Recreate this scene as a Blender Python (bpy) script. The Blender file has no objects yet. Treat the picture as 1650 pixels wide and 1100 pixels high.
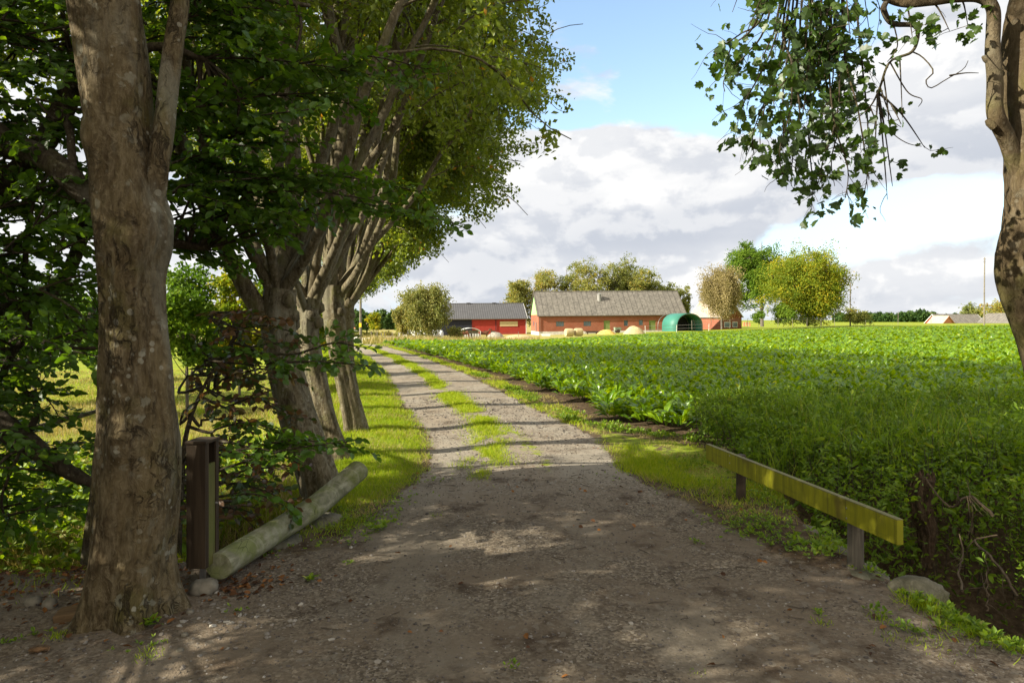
import bpy, bmesh, math, random
import numpy as np
from mathutils import Vector
C = bpy.context.scene.collection
R = math.radians
CZ, F, U0, V0 = 1.6, 1100.0, 825.0, 515.0

# ------------------------------------------------------------------ camera
cd = bpy.data.cameras.new('camera'); cam = bpy.data.objects.new('camera', cd); C.objects.link(cam)
cam.location = (0, 0, CZ); cam.rotation_euler = (R(90), 0, 0)
cd.lens = 24; cd.sensor_width = 36; cd.shift_y = -35/1650.0
cd.clip_start = .05; cd.clip_end = 6000
bpy.context.scene.camera = cam
# ------------------------------------------------------------------ light
SUN_EL, SUN_A = 27.0, 18.0            # elevation; direction the light travels, from +X towards +Y
sl = bpy.data.lights.new('sun', 'SUN'); sl.energy = 5.0; sl.angle = R(.5); sl.color = (1, .92, .76)
so = bpy.data.objects.new('sun', sl); C.objects.link(so)
ldir = Vector((math.cos(R(SUN_A))*math.cos(R(SUN_EL)), math.sin(R(SUN_A))*math.cos(R(SUN_EL)), -math.sin(R(SUN_EL))))
so.rotation_euler = ldir.to_track_quat('-Z', 'Y').to_euler()
vs = bpy.context.scene.view_settings
vs.view_transform = 'Standard'; vs.look = 'None'; vs.exposure = 1.32; vs.gamma = 1
bpy.context.scene.cycles.max_bounces = 8
bpy.context.scene.cycles.transmission_bounces = 4

class NT:
    """tiny node helper"""
    def __init__(s, nt): s.nt = nt; nt.nodes.clear()
    def n(s, t, **k):
        x = s.nt.nodes.new(t)
        for a, b in k.items(): setattr(x, a, b)
        return x
    def l(s, a, b): s.nt.links.new(a, b)
    def put(s, sock, v):
        if hasattr(v, 'is_linked') or isinstance(v, bpy.types.NodeSocket): s.l(v, sock)
        else: sock.default_value = v
    def m(s, op, a, b=0.0, c=0.0, clamp=False):
        x = s.n('ShaderNodeMath', operation=op, use_clamp=clamp)
        s.put(x.inputs[0], a); s.put(x.inputs[1], b)
        if op in ('MULTIPLY_ADD',): s.put(x.inputs[2], c)
        return x.outputs[0]
    def step(s, v, a, b, lo=0.0, hi=1.0):
        x = s.n('ShaderNodeMapRange', interpolation_type='SMOOTHSTEP')
        s.put(x.inputs[0], v); s.put(x.inputs[1], a); s.put(x.inputs[2], b); s.put(x.inputs[3], lo); s.put(x.inputs[4], hi)
        return x.outputs[0]
    def mix(s, f, a, b, bt='MIX'):
        x = s.n('ShaderNodeMix', data_type='RGBA', blend_type=bt)
        s.put(x.inputs[0], f)
        for k, v in ((6, a), (7, b)):
            if isinstance(v, tuple) and len(v) == 3: v = v+(1,)
            s.put(x.inputs[k], v)
        return x.outputs[2]
    def noise(s, vec, scale=5, detail=4, rough=.55, dist=0.0, out=0):
        x = s.n('ShaderNodeTexNoise'); s.l(vec, x.inputs['Vector'])
        x.inputs['Scale'].default_value = scale; x.inputs['Detail'].default_value = detail
        x.inputs['Roughness'].default_value = rough; x.inputs['Distortion'].default_value = dist
        return x.outputs[out]
    def vor(s, vec, scale=5, feature='F1', out='Distance', rnd=1.0):
        x = s.n('ShaderNodeTexVoronoi', feature=feature); s.l(vec, x.inputs['Vector'])
        x.inputs['Scale'].default_value = scale; x.inputs['Randomness'].default_value = rnd
        return x.outputs[out]
    def mapv(s, vec, scale=(1, 1, 1), loc=(0, 0, 0), rot=(0, 0, 0)):
        x = s.n('ShaderNodeMapping'); s.l(vec, x.inputs[0])
        x.inputs[1].default_value = loc; x.inputs[2].default_value = rot; x.inputs[3].default_value = scale
        return x.outputs[0]
    def bump(s, h, strength=.5, dist=.01, normal=None):
        x = s.n('ShaderNodeBump'); s.l(h, x.inputs['Height'])
        x.inputs['Strength'].default_value = strength; x.inputs['Distance'].default_value = dist
        if normal is not None: s.l(normal, x.inputs['Normal'])
        return x.outputs[0]
    def ramp(s, f, stops):
        x = s.n('ShaderNodeValToRGB'); s.l(f, x.inputs[0]); e = x.color_ramp.elements
        while len(e) < len(stops): e.new(.5)
        for q, (p, c) in zip(e, stops): q.position = p; q.color = tuple(c)+(1,) if len(c) == 3 else c
        return x.outputs[0]

# ------------------------------------------------------------------ sky
w = bpy.data.worlds.new('World'); bpy.context.scene.world = w; w.use_nodes = True
N = NT(w.node_tree)
tc = N.n('ShaderNodeTexCoord'); D = tc.outputs['Generated']
sky = N.n('ShaderNodeTexSky', sky_type='NISHITA'); sky.sun_disc = False
sky.sun_elevation = R(SUN_EL); sky.sun_rotation = R(252); sky.air_density = 1.0; sky.dust_density = .6; sky.ozone_density = 2.0
sep = N.n('ShaderNodeSeparateXYZ'); N.l(D, sep.inputs[0])
az = N.m('ARCTAN2', sep.outputs[0], sep.outputs[1]); el = N.m('ARCSINE', sep.outputs[2])
cmb = N.n('ShaderNodeCombineXYZ'); N.l(az, cmb.inputs[0]); N.l(el, cmb.inputs[1]); AE = cmb.outputs[0]
def ae(u, v):
    x, z = (u-U0)/F, (V0-v)/F
    return math.atan2(x, 1), math.asin(z/math.sqrt(1+x*x+z*z))
wv = N.mapv(D, (1, 1, 2.0))
n1 = N.noise(wv, 3.4, 9, .56, .35); 
wv2 = N.mapv(D, (1, 1, 2.0), (0, 0, .09))
n1u = N.noise(wv2, 3.4, 9, .56, .35)
def blob(u, v, ru, rv, wt):
    a, e = ae(u, v)
    x = N.mapv(AE, (F/ru, F/rv, 1), (-a*F/ru, -e*F/rv, 0))
    ln = N.n('ShaderNodeVectorMath', operation='LENGTH'); N.l(x, ln.inputs[0])
    return N.m('MULTIPLY', N.step(ln.outputs['Value'], 1.6, 0.0), wt)
acc = n1
for b in [(985, 112, 85, 48, .30), (1040, 280, 250, 95, .34), (860, 430, 260, 90, .30), (1430, 230, 230, 90, .24), (1560, 90, 120, 110, .26),
          (1250, 430, 300, 50, .10), (1120, 70, 150, 125, -.46), (1240, 150, 90, 60, -.25), (925, 196, 60, 20, -.2), (1330, 395, 110, 34, -.30), (1500, 335, 120, 34, -.30), (850, 190, 90, 26, -.2), (1270, 190, 60, 60, -.12), (60, 400, 300, 300, .3)]:
    acc = N.m('ADD', acc, blob(*b))
den = N.step(N.m('ADD', acc, N.m('MULTIPLY', N.m('SUBTRACT', N.noise(wv, 13, 6, .6, .4), .5), .16)), .515, .625)
shade = N.m('SUBTRACT', n1, n1u)                                     # denser above than here -> greyer base
sh = N.step(shade, -.10, .09)
low = N.m('ADD', N.noise(N.mapv(D, (1, 1, 3.2), (3, 1, 4)), 2.6, 6, .5), blob(1170, 355, 230, 55, -.20))
low = N.m('ADD', low, blob(1010, 245, 230, 60, .36)); low = N.m('ADD', low, blob(1450, 330, 200, 60, -.08)); low = N.m('ADD', low, blob(830, 440, 110, 40, -.10))
sh2 = N.m('MULTIPLY', N.step(low, .32, .60), N.m('ADD', .45, N.m('MULTIPLY', sh, .55)))
thick = N.step(acc, .62, .95)
puff = N.noise(N.mapv(D, (1, 1, 1.7), (1, 4, 2)), 7, 7, .55, .15); pu2 = N.noise(N.mapv(D, (1, 1, 1.7), (1, 4, 2.035)), 7, 7, .55, .15)
lit = N.step(N.m('SUBTRACT', puff, pu2), -.055, .055)
sh2 = N.m('ADD', N.m('MULTIPLY', sh2, .56), N.m('MULTIPLY', lit, .44))
ccol = N.mix(sh2, (4.7, 5.0, 5.6), (8.1, 8.05, 7.95))
skc = N.mix(1.0, sky.outputs[0], (2.9, 2.7, 2.4), 'MULTIPLY')
haz = N.step(sep.outputs[2], .32, 0.0, 0, .75)
skc = N.mix(haz, skc, (4.4, 5.9, 7.9))
colr = N.mix(den, skc, ccol)
brt = N.m('MAXIMUM', N.step(sep.outputs[2], .45, .80, 1.0, 1.22), N.step(sep.outputs[1], .45, -.35, 1.0, 1.22))   # sky brightened overhead and behind the camera as added fill for the shade
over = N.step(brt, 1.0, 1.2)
colr = N.mix(over, colr, (7.3, 6.9, 6.3))  # flat warm tone there keeps the shade from turning blue
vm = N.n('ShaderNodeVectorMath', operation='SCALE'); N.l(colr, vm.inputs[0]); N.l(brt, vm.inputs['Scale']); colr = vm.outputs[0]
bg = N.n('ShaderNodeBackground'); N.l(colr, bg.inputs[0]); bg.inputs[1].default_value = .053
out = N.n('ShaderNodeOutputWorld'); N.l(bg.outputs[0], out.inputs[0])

# ------------------------------------------------------------------ helpers
def W(u, v, Y): return np.array(((u-U0)/F*Y, Y, CZ-(v-V0)/F*Y))
def norm(a): return a/np.maximum(np.linalg.norm(a, axis=-1, keepdims=True), 1e-9)
def sst(a, b, x):
    t = np.clip((x-a)/(b-a), 0, 1); return t*t*(3-2*t)
def _h(i, j, s):
    h = np.sin(i*127.1+j*311.7+s*74.7)*43758.5453; return h-np.floor(h)
def vn(x, y, s=0):
    x = np.asarray(x, float); y = np.asarray(y, float)
    i, j = np.floor(x), np.floor(y); f, g = x-i, y-j; f = f*f*(3-2*f); g = g*g*(3-2*g)
    return (_h(i, j, s)*(1-f)+_h(i+1, j, s)*f)*(1-g)+(_h(i, j+1, s)*(1-f)+_h(i+1, j+1, s)*f)*g
def fbm(x, y, s=0, o=4):
    a, t, k = .5, 0, 1.0
    for q in range(o): t = t+a*vn(x*k, y*k, s+q*7); a *= .5; k *= 2.03
    return t

class MB:
    def __init__(s): s.v = []; s.f = {3: [], 4: []}; s.r = {3: [], 4: []}; s.mi = {3: [], 4: []}; s.n = 0
    def add(s, v, f, rnd=.5, mi=0):
        v = np.asarray(v, float).reshape(-1, 3)
        if isinstance(f, (list, tuple)) and len(f) and len({len(q) for q in f}) > 1:
            n0 = s.n; s.v.append(v); s.n += len(v)
            for k in (3, 4):
                g = [q for q in f if len(q) == k]
                if g: s._f(np.array(g)+n0, rnd, mi)
            return
        s.v.append(v); s._f(np.asarray(f, int)+s.n, rnd, mi); s.n += len(v)
    def _f(s, f, rnd, mi):
        k = f.shape[1]; s.f[k].append(f)
        s.r[k].append(np.broadcast_to(np.asarray(rnd, float), (len(f),)).copy()); s.mi[k].append(np.full(len(f), mi))
    def box(s, c, d, rz=0, mi=0, rnd=.5, taper=1.0):
        hx, hy, hz = d[0]/2, d[1]/2, d[2]/2
        v = np.array([(-hx, -hy, -hz), (hx, -hy, -hz), (hx, hy, -hz), (-hx, hy, -hz), (-hx*taper, -hy*taper, hz), (hx*taper, -hy*taper, hz), (hx*taper, hy*taper, hz), (-hx*taper, hy*taper, hz)])
        cs, sn = math.cos(rz), math.sin(rz)
        v = np.stack([v[:, 0]*cs-v[:, 1]*sn, v[:, 0]*sn+v[:, 1]*cs, v[:, 2]], 1)+np.array(c)
        s.add(v, [(0, 3, 2, 1), (4, 5, 6, 7), (0, 1, 5, 4), (1, 2, 6, 5), (2, 3, 7, 6), (3, 0, 4, 7)], rnd, mi)
    def poly(s, pts, mi=0):                                           # tri / quad
        s.add(pts, [tuple(range(len(pts)))], .5, mi)
    def tube(s, p, r, ns=6, rnd=.5, mi=0, cap=True, disp=None):
        p = np.asarray(p, float); n = len(p); r = np.broadcast_to(np.asarray(r, float), (n,))
        t = np.gradient(p, axis=0); t = norm(t)
        a = np.array((1., 0, 0)) if abs(t[0][0]) < .8 else np.array((0, 1., 0))
        nn = np.empty((n, 3)); x = a-t[0]*a.dot(t[0]); x /= np.linalg.norm(x); nn[0] = x
        for i in range(1, n):
            x = x-t[i]*x.dot(t[i]); x /= max(np.linalg.norm(x), 1e-9); nn[i] = x
        b = np.cross(t, nn); th = np.linspace(0, 2*math.pi, ns, endpoint=False)
        rr = r[:, None]*np.ones((1, ns))
        if disp is not None: rr = rr+disp(th[None, :]*np.ones((n, 1)), p[:, 2][:, None]*np.ones((1, ns)))
        v = p[:, None]+rr[..., None]*(np.cos(th)[None, :, None]*nn[:, None]+np.sin(th)[None, :, None]*b[:, None])
        i = np.arange(n-1)[:, None]*ns; j = np.arange(ns)[None, :]; k = (j+1) % ns
        f = np.stack([i+j, i+k, i+ns+k, i+ns+j], -1).reshape(-1, 4)
        n0 = s.n; s.add(v.reshape(-1, 3), f, rnd, mi)
        if cap:
            for e, base in ((0, n0), (n-1, n0+(n-1)*ns)):
                s.v.append(np.concatenate([p[e][None], v[e]])); c = s.n; s.n += 1+ns
                g = np.stack([np.full(ns, c), c+1+np.arange(ns), c+1+(np.arange(ns)+1) % ns], -1)
                if e == 0: g = g[:, ::-1]
                s._f(g, rnd, mi)
    def tmpl(s, tv, tf, pos, ax, nr, L, Wd, rnd, mi=0):               # leaf-like template placed many times
        pos = np.asarray(pos, float); n = len(pos)
        if n == 0: return
        ax = norm(ax); sd = norm(np.cross(nr, ax)); up = np.cross(ax, sd)
        L = np.broadcast_to(L, (n,)); Wd = np.broadcast_to(Wd, (n,))
        v = pos[:, None]+(tv[None, :, 0, None]*ax[:, None]+tv[None, :, 2, None]*up[:, None])*L[:, None, None]+tv[None, :, 1, None]*sd[:, None]*Wd[:, None, None]
        m = len(tv); base = (np.arange(n)*m)[:, None, None]
        n0 = s.n; s.v.append(v.reshape(-1, 3)); s.n += n*m
        for k in (3, 4):
            g = [q for q in tf if len(q) == k]
            if g:
                f = (np.array(g)[None]+base).reshape(-1, k)+n0
                s._f(f, np.repeat(np.broadcast_to(rnd, (n,)), len(g)), mi)
    def mesh(s, name, mats, smooth=False):
        me = bpy.data.meshes.new(name)
        v = np.concatenate(s.v); q = [np.concatenate(s.f[k]) for k in (3, 4) if s.f[k]]
        rn = np.concatenate([np.concatenate(s.r[k]) for k in (3, 4) if s.f[k]])
        mi = np.concatenate([np.concatenate(s.mi[k]) for k in (3, 4) if s.f[k]])
        me.vertices.add(len(v)); me.vertices.foreach_set('co', v.astype(np.float32).ravel())
        li = np.concatenate([a.ravel() for a in q]); tot = np.concatenate([np.full(len(a), a.shape[1]) for a in q])
        me.loops.add(len(li)); me.loops.foreach_set('vertex_index', li.astype(np.int32))
        me.polygons.add(len(tot)); me.polygons.foreach_set('loop_start', (np.cumsum(tot)-tot).astype(np.int32))
        me.polygons.foreach_set('material_index', mi.astype(np.int32))
        me.polygons.foreach_set('use_smooth', np.full(len(tot), smooth))
        at = me.attributes.new('rnd', 'FLOAT', 'FACE'); at.data.foreach_set('value', rn.astype(np.float32))
        for m in (mats if isinstance(mats, (list, tuple)) else [mats]): me.materials.append(m)
        me.update(calc_edges=True); me.validate()
        return me
    def obj(s, name, mats, parent=None, smooth=False, loc=None):
        me = s.mesh(name, mats, smooth); o = bpy.data.objects.new(name, me); C.objects.link(o)
        if parent is not None: o.parent = parent
        if loc is not None: o.location = loc
        return o
def tag(o, label=None, cat=None, group=None, kind=None):
    if label: o['label'] = label
    if cat: o['category'] = cat
    if group: o['group'] = group
    if kind: o['kind'] = kind
    return o
def thing(name, label, cat, loc=(0, 0, 0), rz=0, group=None):
    o = bpy.data.objects.new(name, None); C.objects.link(o); o.location = loc; o.rotation_euler = (0, 0, rz); o.empty_display_size = .2
    return tag(o, label, cat, group)
def dup(root, loc, rz=0, sc=1.0, label=None):
    r = root.copy(); C.objects.link(r); r.location = loc; r.rotation_euler = (0, 0, rz); r.scale = (sc,)*3 if not hasattr(sc, '__len__') else sc
    if label: r['label'] = label
    for ch in root.children:
        c = ch.copy(); C.objects.link(c); c.parent = r
        for g in ch.children:
            d = g.copy(); C.objects.link(d); d.parent = c
    return r

LEAF4 = (np.array([(0, 0, 0), (.5, .5, .06), (1, 0, -.04), (.5, -.5, .06)]), [(0, 3, 2, 1)])
LEAF6 = (np.array([(0, 0, 0), (.3, .46, .09), (.68, .40, .05), (1, 0, -.08), (.68, -.40, .05), (.3, -.46, .09), (.5, 0, 0)]),
         [(0, 6, 2, 1), (6, 3, 2), (0, 5, 4, 6), (6, 4, 3)])
_lb = [(0, 0), (.05, .30), (.28, .52), (.36, .34), (.62, .56), (.68, .30), (1.0, .16), (.9, 0), (1.0, -.16), (.68, -.30), (.62, -.56), (.36, -.34), (.28, -.52), (.05, -.30)]
LEAFL = (np.array([(x, y, .10*abs(y)*2-.12*x*x) for x, y in _lb]+[(.45, 0, -.02)]), [(14, (i+1) % 14, i) for i in range(14)])
BLADE = (np.array([(0, .5, 0), (0, -.5, 0), (.55, -.36, .05), (.55, .36, .05), (1, 0, .22)]), [(0, 1, 2, 3), (3, 2, 4)])
BEET = (np.array([(0, .10, 0), (0, -.10, 0), (.3, .32, .10), (.3, -.32, .10), (.45, 0, .07), (.62, .5, .10), (.62, -.5, .10), (.72, 0, .02), (.9, .3, -.10), (.9, -.3, -.10), (1.0, 0, -.22)]),
        [(0, 1, 3, 4), (0, 4, 2), (4, 3, 6, 7), (2, 4, 7, 5), (7, 6, 9, 10), (5, 7, 10, 8)])
def rdir(rg, n, up=0.0):
    d = rg.normal(size=(n, 3)); d[:, 2] += up; return norm(d)

# ------------------------------------------------------------------ materials
def new_mat(name):
    m = bpy.data.materials.new(name); m.use_nodes = True; return m, NT(m.node_tree)
def finish(N, col, rough=.8, bump=None, metal=0.0, spec=.3):
    p = N.n('ShaderNodeBsdfPrincipled'); o = N.n('ShaderNodeOutputMaterial')
    if isinstance(col, tuple): col = col+(1,) if len(col) == 3 else col
    N.put(p.inputs['Base Color'], col); N.put(p.inputs['Roughness'], rough); p.inputs['Metallic'].default_value = metal
    p.inputs['Specular IOR Level'].default_value = spec
    if bump is not None: N.l(bump, p.inputs['Normal'])
    N.l(p.outputs[0], o.inputs[0]); return p
def obc(N): return N.n('ShaderNodeTexCoord').outputs['Object']
def leaf_mat(name, stops, tcol, tfac=.4, rough=.45, spec=.35):
    m, N = new_mat(name); a = N.n('ShaderNodeAttribute', attribute_name='rnd')
    col = N.ramp(a.outputs['Fac'], stops)
    p = N.n('ShaderNodeBsdfPrincipled'); N.l(col, p.inputs['Base Color']); p.inputs['Roughness'].default_value = rough
    p.inputs['Specular IOR Level'].default_value = spec
    t = N.n('ShaderNodeBsdfTranslucent'); N.l(N.mix(1.0, col, tcol, 'MULTIPLY'), t.inputs[0])
    mx = N.n('ShaderNodeMixShader'); mx.inputs[0].default_value = tfac
    N.l(p.outputs[0], mx.inputs[1]); N.l(t.outputs[0], mx.inputs[2])
    o = N.n('ShaderNodeOutputMaterial'); N.l(mx.outputs[0], o.inputs[0]); return m
def bark_mat(name, dark, mid, light, sc=1.0, moss=.3, lich=.5, bs=.9, bd=.02, mcol=(.09, .09, .02), cr=1.0, crs=.055):
    m, N = new_mat(name); P = obc(N)
    s1 = N.mapv(P, (9*sc, 9*sc, 2.0*sc)); fine = N.noise(N.mapv(P, (34*sc, 34*sc, 9*sc)), 1, 5, .65)
    rd = N.noise(s1, 1, 6, .62, 1.2)
    wob = N.n('ShaderNodeVectorMath', operation='ADD'); N.l(P, wob.inputs[0])
    wn = N.n('ShaderNodeVectorMath', operation='SCALE'); N.l(N.noise(P, 7*sc, 3, .5, 0, 1), wn.inputs[0]); wn.inputs['Scale'].default_value = .16/sc
    N.l(wn.outputs[0], wob.inputs[1])
    ck = N.m('ABSOLUTE', N.m('SUBTRACT', N.noise(N.mapv(wob.outputs[0], (12*sc, 12*sc, 1.5*sc)), 1, 5, .62, .5), .5))
    ckm = N.step(ck, 0.0, crs*.5, 1.0, 0.0)
    gate = N.step(N.noise(P, 3.3*sc, 4, .6), .46, .62)
    ckm = N.m('MULTIPLY', N.m('MULTIPLY', ckm, gate), cr)
    flk = N.noise(N.mapv(wob.outputs[0], (30*sc, 30*sc, 13*sc)), 1, 6, .7, .8)
    col = N.mix(N.step(rd, .35, .65), dark, mid); col = N.mix(N.step(flk, .50, .64, 0, .55), col, light); col = N.mix(N.step(flk, .46, .34, 0, .6), col, dark)
    col = N.mix(N.step(fine, .42, .72, 0, .6), col, light)
    col = N.mix(N.step(N.noise(P, 3.1*sc, 4, .6), .50, .68, 0, moss), col, mcol)
    vd = N.vor(P, 26*sc); vc = N.vor(P, 26*sc, out='Color')
    sp = N.n('ShaderNodeSeparateColor'); N.l(vc, sp.inputs[0])
    rad = N.m('MULTIPLY', N.m('POWER', sp.outputs[0], 3.0), .50)
    spot = N.step(N.m('ADD', N.m('SUBTRACT', vd, rad), N.m('MULTIPLY', N.m('SUBTRACT', fine, .5), .5)), .06, -.06)
    spot = N.m('MULTIPLY', spot, N.step(N.noise(P, 4*sc, 3, .5), .45, .6, 0, lich))
    col = N.mix(spot, col, N.mix(fine, (.18, .17, .12), (.40, .38, .30)))
    v3 = N.vor(wob.outputs[0], 9*sc, out='Distance'); lm = N.m('MULTIPLY', N.step(N.m('ADD', v3, N.m('MULTIPLY', N.m('SUBTRACT', flk, .5), .9)), .30, .22), N.step(N.noise(P, 2.1*sc, 3, .5), .44, .56, 0, lich*.75)); col = N.mix(lm, col, (.25, .24, .18))
    grey = N.step(N.noise(N.mapv(P, (3*sc, 3*sc, 1.1*sc), (5, 2, 1)), 1, 5, .6), .52, .70, 0, lich*.8)
    col = N.mix(grey, col, (.21, .20, .15))
    col = N.mix(N.m('MULTIPLY', ckm, .72), col, (.035, .024, .014))
    h = N.m('ADD', N.m('MULTIPLY', rd, .9), N.m('ADD', N.m('MULTIPLY', flk, .8), N.m('MULTIPLY', fine, .35))); h = N.m('SUBTRACT', h, N.m('MULTIPLY', ckm, .9))
    h = N.m('ADD', h, N.m('MULTIPLY', spot, .1))
    finish(N, col, .9, N.bump(h, bs, bd), spec=.15); return m
def plain(name, col, rough=.7, var=.25, sc=8, metal=0.0, bs=.2, spec=.3):
    m, N = new_mat(name); P = obc(N); n = N.noise(P, sc, 5, .6)
    a = tuple(c*(1-var) for c in col); b = tuple(min(1, c*(1+var)) for c in col)
    finish(N, N.mix(N.step(n, .3, .7), a, b), rough, N.bump(n, bs, .01), metal, spec); return m

M = {}
M['bark1'] = bark_mat('bark_old', (.055, .038, .018), (.125, .094, .047), (.20, .16, .095), 1.0, .55, .75, 1.0, .028, (.085, .078, .018), crs=.075)
M['bark2'] = bark_mat('bark_row', (.055, .043, .022), (.13, .108, .062), (.22, .19, .13), 1.3, .45, .5, .7, .012, (.10, .105, .025), crs=.06)
M['bark3'] = bark_mat('bark_right', (.045, .032, .016), (.085, .062, .032), (.13, .10, .06), 1.1, .4, .2, .8, .014, cr=.4)
M['barkd'] = bark_mat('bark_dark', (.025, .018, .011), (.05, .038, .024), (.085, .07, .045), 1.5, .3, .3, .8, .012)
M['barkf'] = plain('bark_far', (.13, .11, .09), .9, .35, 3)
M['twig'] = plain('twig', (.07, .055, .04), .9, .3, 20)
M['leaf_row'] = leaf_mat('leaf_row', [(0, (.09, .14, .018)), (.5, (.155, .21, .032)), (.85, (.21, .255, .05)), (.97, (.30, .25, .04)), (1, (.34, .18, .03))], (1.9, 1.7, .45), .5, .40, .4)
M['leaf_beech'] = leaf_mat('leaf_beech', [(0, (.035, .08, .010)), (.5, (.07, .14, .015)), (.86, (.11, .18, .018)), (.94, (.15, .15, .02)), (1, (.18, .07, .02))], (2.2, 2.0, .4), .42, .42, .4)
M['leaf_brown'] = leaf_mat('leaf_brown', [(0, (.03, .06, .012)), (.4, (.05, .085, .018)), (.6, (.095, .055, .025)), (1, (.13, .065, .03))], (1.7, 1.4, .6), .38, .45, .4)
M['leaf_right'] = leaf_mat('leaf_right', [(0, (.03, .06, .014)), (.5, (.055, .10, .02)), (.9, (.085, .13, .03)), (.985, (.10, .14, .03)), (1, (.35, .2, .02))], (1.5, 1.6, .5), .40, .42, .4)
M['beet'] = leaf_mat('leaf_beet', [(0, (.05, .13, .008)), (.5, (.15, .275, .006)), (.9, (.25, .38, .012)), (1, (.34, .42, .08))], (2.0, 1.55, .2), .45, .34, .6)
M['weed'] = leaf_mat('leaf_weed', [(0, (.055, .11, .010)), (.5, (.13, .215, .016)), (.9, (.22, .30, .022)), (1, (.30, .27, .06))], (1.8, 1.7, .4), .38, .5, .3)
M['grass'] = leaf_mat('grass_blades', [(0, (.12, .21, .008)), (.5, (.24, .33, .010)), (.85, (.36, .40, .02)), (1, (.46, .38, .12))], (1.5, 1.4, .4), .35, .6, .2)
M['straw'] = leaf_mat('grass_dry', [(0, (.16, .17, .04)), (.5, (.32, .27, .10)), (1, (.46, .36, .19))], (1.3, 1.2, .6), .35, .7, .2)
M['litter'] = leaf_mat('leaf_litter', [(0, (.045, .022, .012)), (.5, (.10, .045, .018)), (1, (.24, .10, .025))], (1.2, 1, .6), .15, .7, .2)
M['stone'] = plain('stone', (.14, .125, .095), .9, .45, 9, bs=.7)
M['stone_moss'] = bark_mat('stone_moss', (.075, .07, .045), (.125, .115, .08), (.19, .175, .13), .35, .5, .5, .5, .03, (.11, .12, .03), .35)
M['wood_dark'] = plain('wood_dark', (.055, .038, .024), .8, .35, 14)

# ------------------------------------------------------------------ terrain
_Y = np.array([0, 20, 45, 105, 140, 250, 450, 3000.])
_S = np.array([-3, -.75, -.42, -.25, -.17, .03, .25, .5, .75, 3])
_Z = np.array([
    [0]*10, [0]*10,
    [-.5, -.45, -.3, 0, -.02, -.16, -.02, .08, .12, .2],
    [-1, -1, -1.3, -1.8, -1.95, -1.76, -.62, .15, .50, .6],
    [-1.3, -1.3, -1.6, -2.0, -2.0, -1.55, -.72, .25, .50, .6],
    [-2, -2, -2, -2.2, -2.2, -1.7, -.7, .15, .30, .4],
    [-2, -2, -2, -2.2, -2.2, -1.7, -.7, .1, .20, .3],
    [-2, -2, -2, -2.2, -2.2, -1.7, -.7, .1, .20, .3]])
ROADY = np.array([-30, 0, 4, 5.25, 7.5, 9.5, 13, 20.7, 29.3, 39, 46, 52, 60]); ROADX = np.array([.1, .1, .15, .25, .13, 0, -.9, -2.6, -4.95, -8.1, -11.2, -15.5, -24])
ROADW = np.array([2.4, 2.4, 1.85, 1.5, 1.06, 1.17, 1.2, 1.2, 1.2, 1.3, 1.7, 2.6, 3.4])
def road_c(y): return np.interp(y, ROADY, ROADX)
def road_w(y): return np.interp(y, ROADY, ROADW)
ROWY = np.array([-30, 3.7, 6.3, 7.8, 9.8, 12, 14, 17, 20, 24, 28, 32, 40, 60]); ROWX = np.array([-2.6, -2.2, -1.85, -2.05, -2.3, -2.85, -3.35, -4.1, -4.9, -6.0, -7.1, -8.3, -11, -20])
def row_x(y): return np.interp(y, ROWY, ROWX)
EY = np.array([8.6, 9.3, 9.8, 11, 13.5, 19.5, 29, 40, 46, 80, 105]); EX = np.array([3.2, 2.75, 2.1, 1.4, .95, -.45, -3.2, -6.6, -8.6, 2.5, 20])
def field_x(y): return np.interp(y, EY, EX)
def height(x, y):
    x = np.asarray(x, float); y = np.asarray(y, float)
    yy = np.maximum(y, .5); s = np.clip(x/yy, -3, 3); yc = np.clip(y, 0, 2999)
    i = np.clip(np.searchsorted(_Y, yc, 'right')-1, 0, len(_Y)-2); j = np.clip(np.searchsorted(_S, s, 'right')-1, 0, len(_S)-2)
    a = (yc-_Y[i])/(_Y[i+1]-_Y[i]); b = (s-_S[j])/(_S[j+1]-_S[j])
    z = (_Z[i, j]*(1-b)+_Z[i, j+1]*b)*(1-a)+(_Z[i+1, j]*(1-b)+_Z[i+1, j+1]*b)*a
    near = 1-sst(40, 70, y)
    d = row_x(y)-x
    z = z-near*.50*sst(.05, 2.2, d)*sst(4.2, 5.4, y)
    z = z-.40*sst(-.10, .7, -1.62-x)*np.exp(-((y-5.35)/.62)**2)*sst(4.4, 5.0, y)
    z = z+near*.07*np.exp(-((d+.35)/.5)**2)*sst(6.5, 8, y)*.6
    z = z-1.05*sst(2.34, 3.0, x+(y-3.9)*.02)*sst(3.05, 4.3, y+(x-2.6)*.06)*(1-sst(5.4, 6.9, y))
    t = np.abs(x-road_c(y))/road_w(y)
    z = z+near*(.03*(1-sst(.0, 1.1, t)))-near*.02
    z = z+near*.05*(fbm(x*.9, y*.9, 3)-.5)*sst(.7, 1.3, t)+near*.018*(fbm(x*3, y*3, 9)-.5)
    z = z+near*.10*(fbm(x*2.2+3, y*2.2, 19)-.5)*sst(1.1, 1.6, t)
    return z
def axis(a, b, d0, g, c=0.0):
    def half(end):
        o = [0.0]; d = d0
        while o[-1] < end: o.append(o[-1]+d); d *= g
        return np.array(o)
    p = half(b-c); q = half(c-a)
    return np.concatenate([c-q[::-1][:-1], c+p])
xs = axis(-2500, 2500, .045, 1.028); ys = axis(-60, 3200, .045, 1.0225, 4.3)
X, Yg = np.meshgrid(xs, ys); Zg = height(X, Yg)
t = np.abs(X-road_c(Yg))/road_w(Yg)
side = X-road_c(Yg)
grav = 1-sst(.82, 1.12, t)
fg = 1-sst(4.0, 5.2, Yg+.1*X)                                        # foreground all gravel and dirt
grav = np.maximum(grav, fg*(1-sst(2.5, 3.1, X)))
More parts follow.
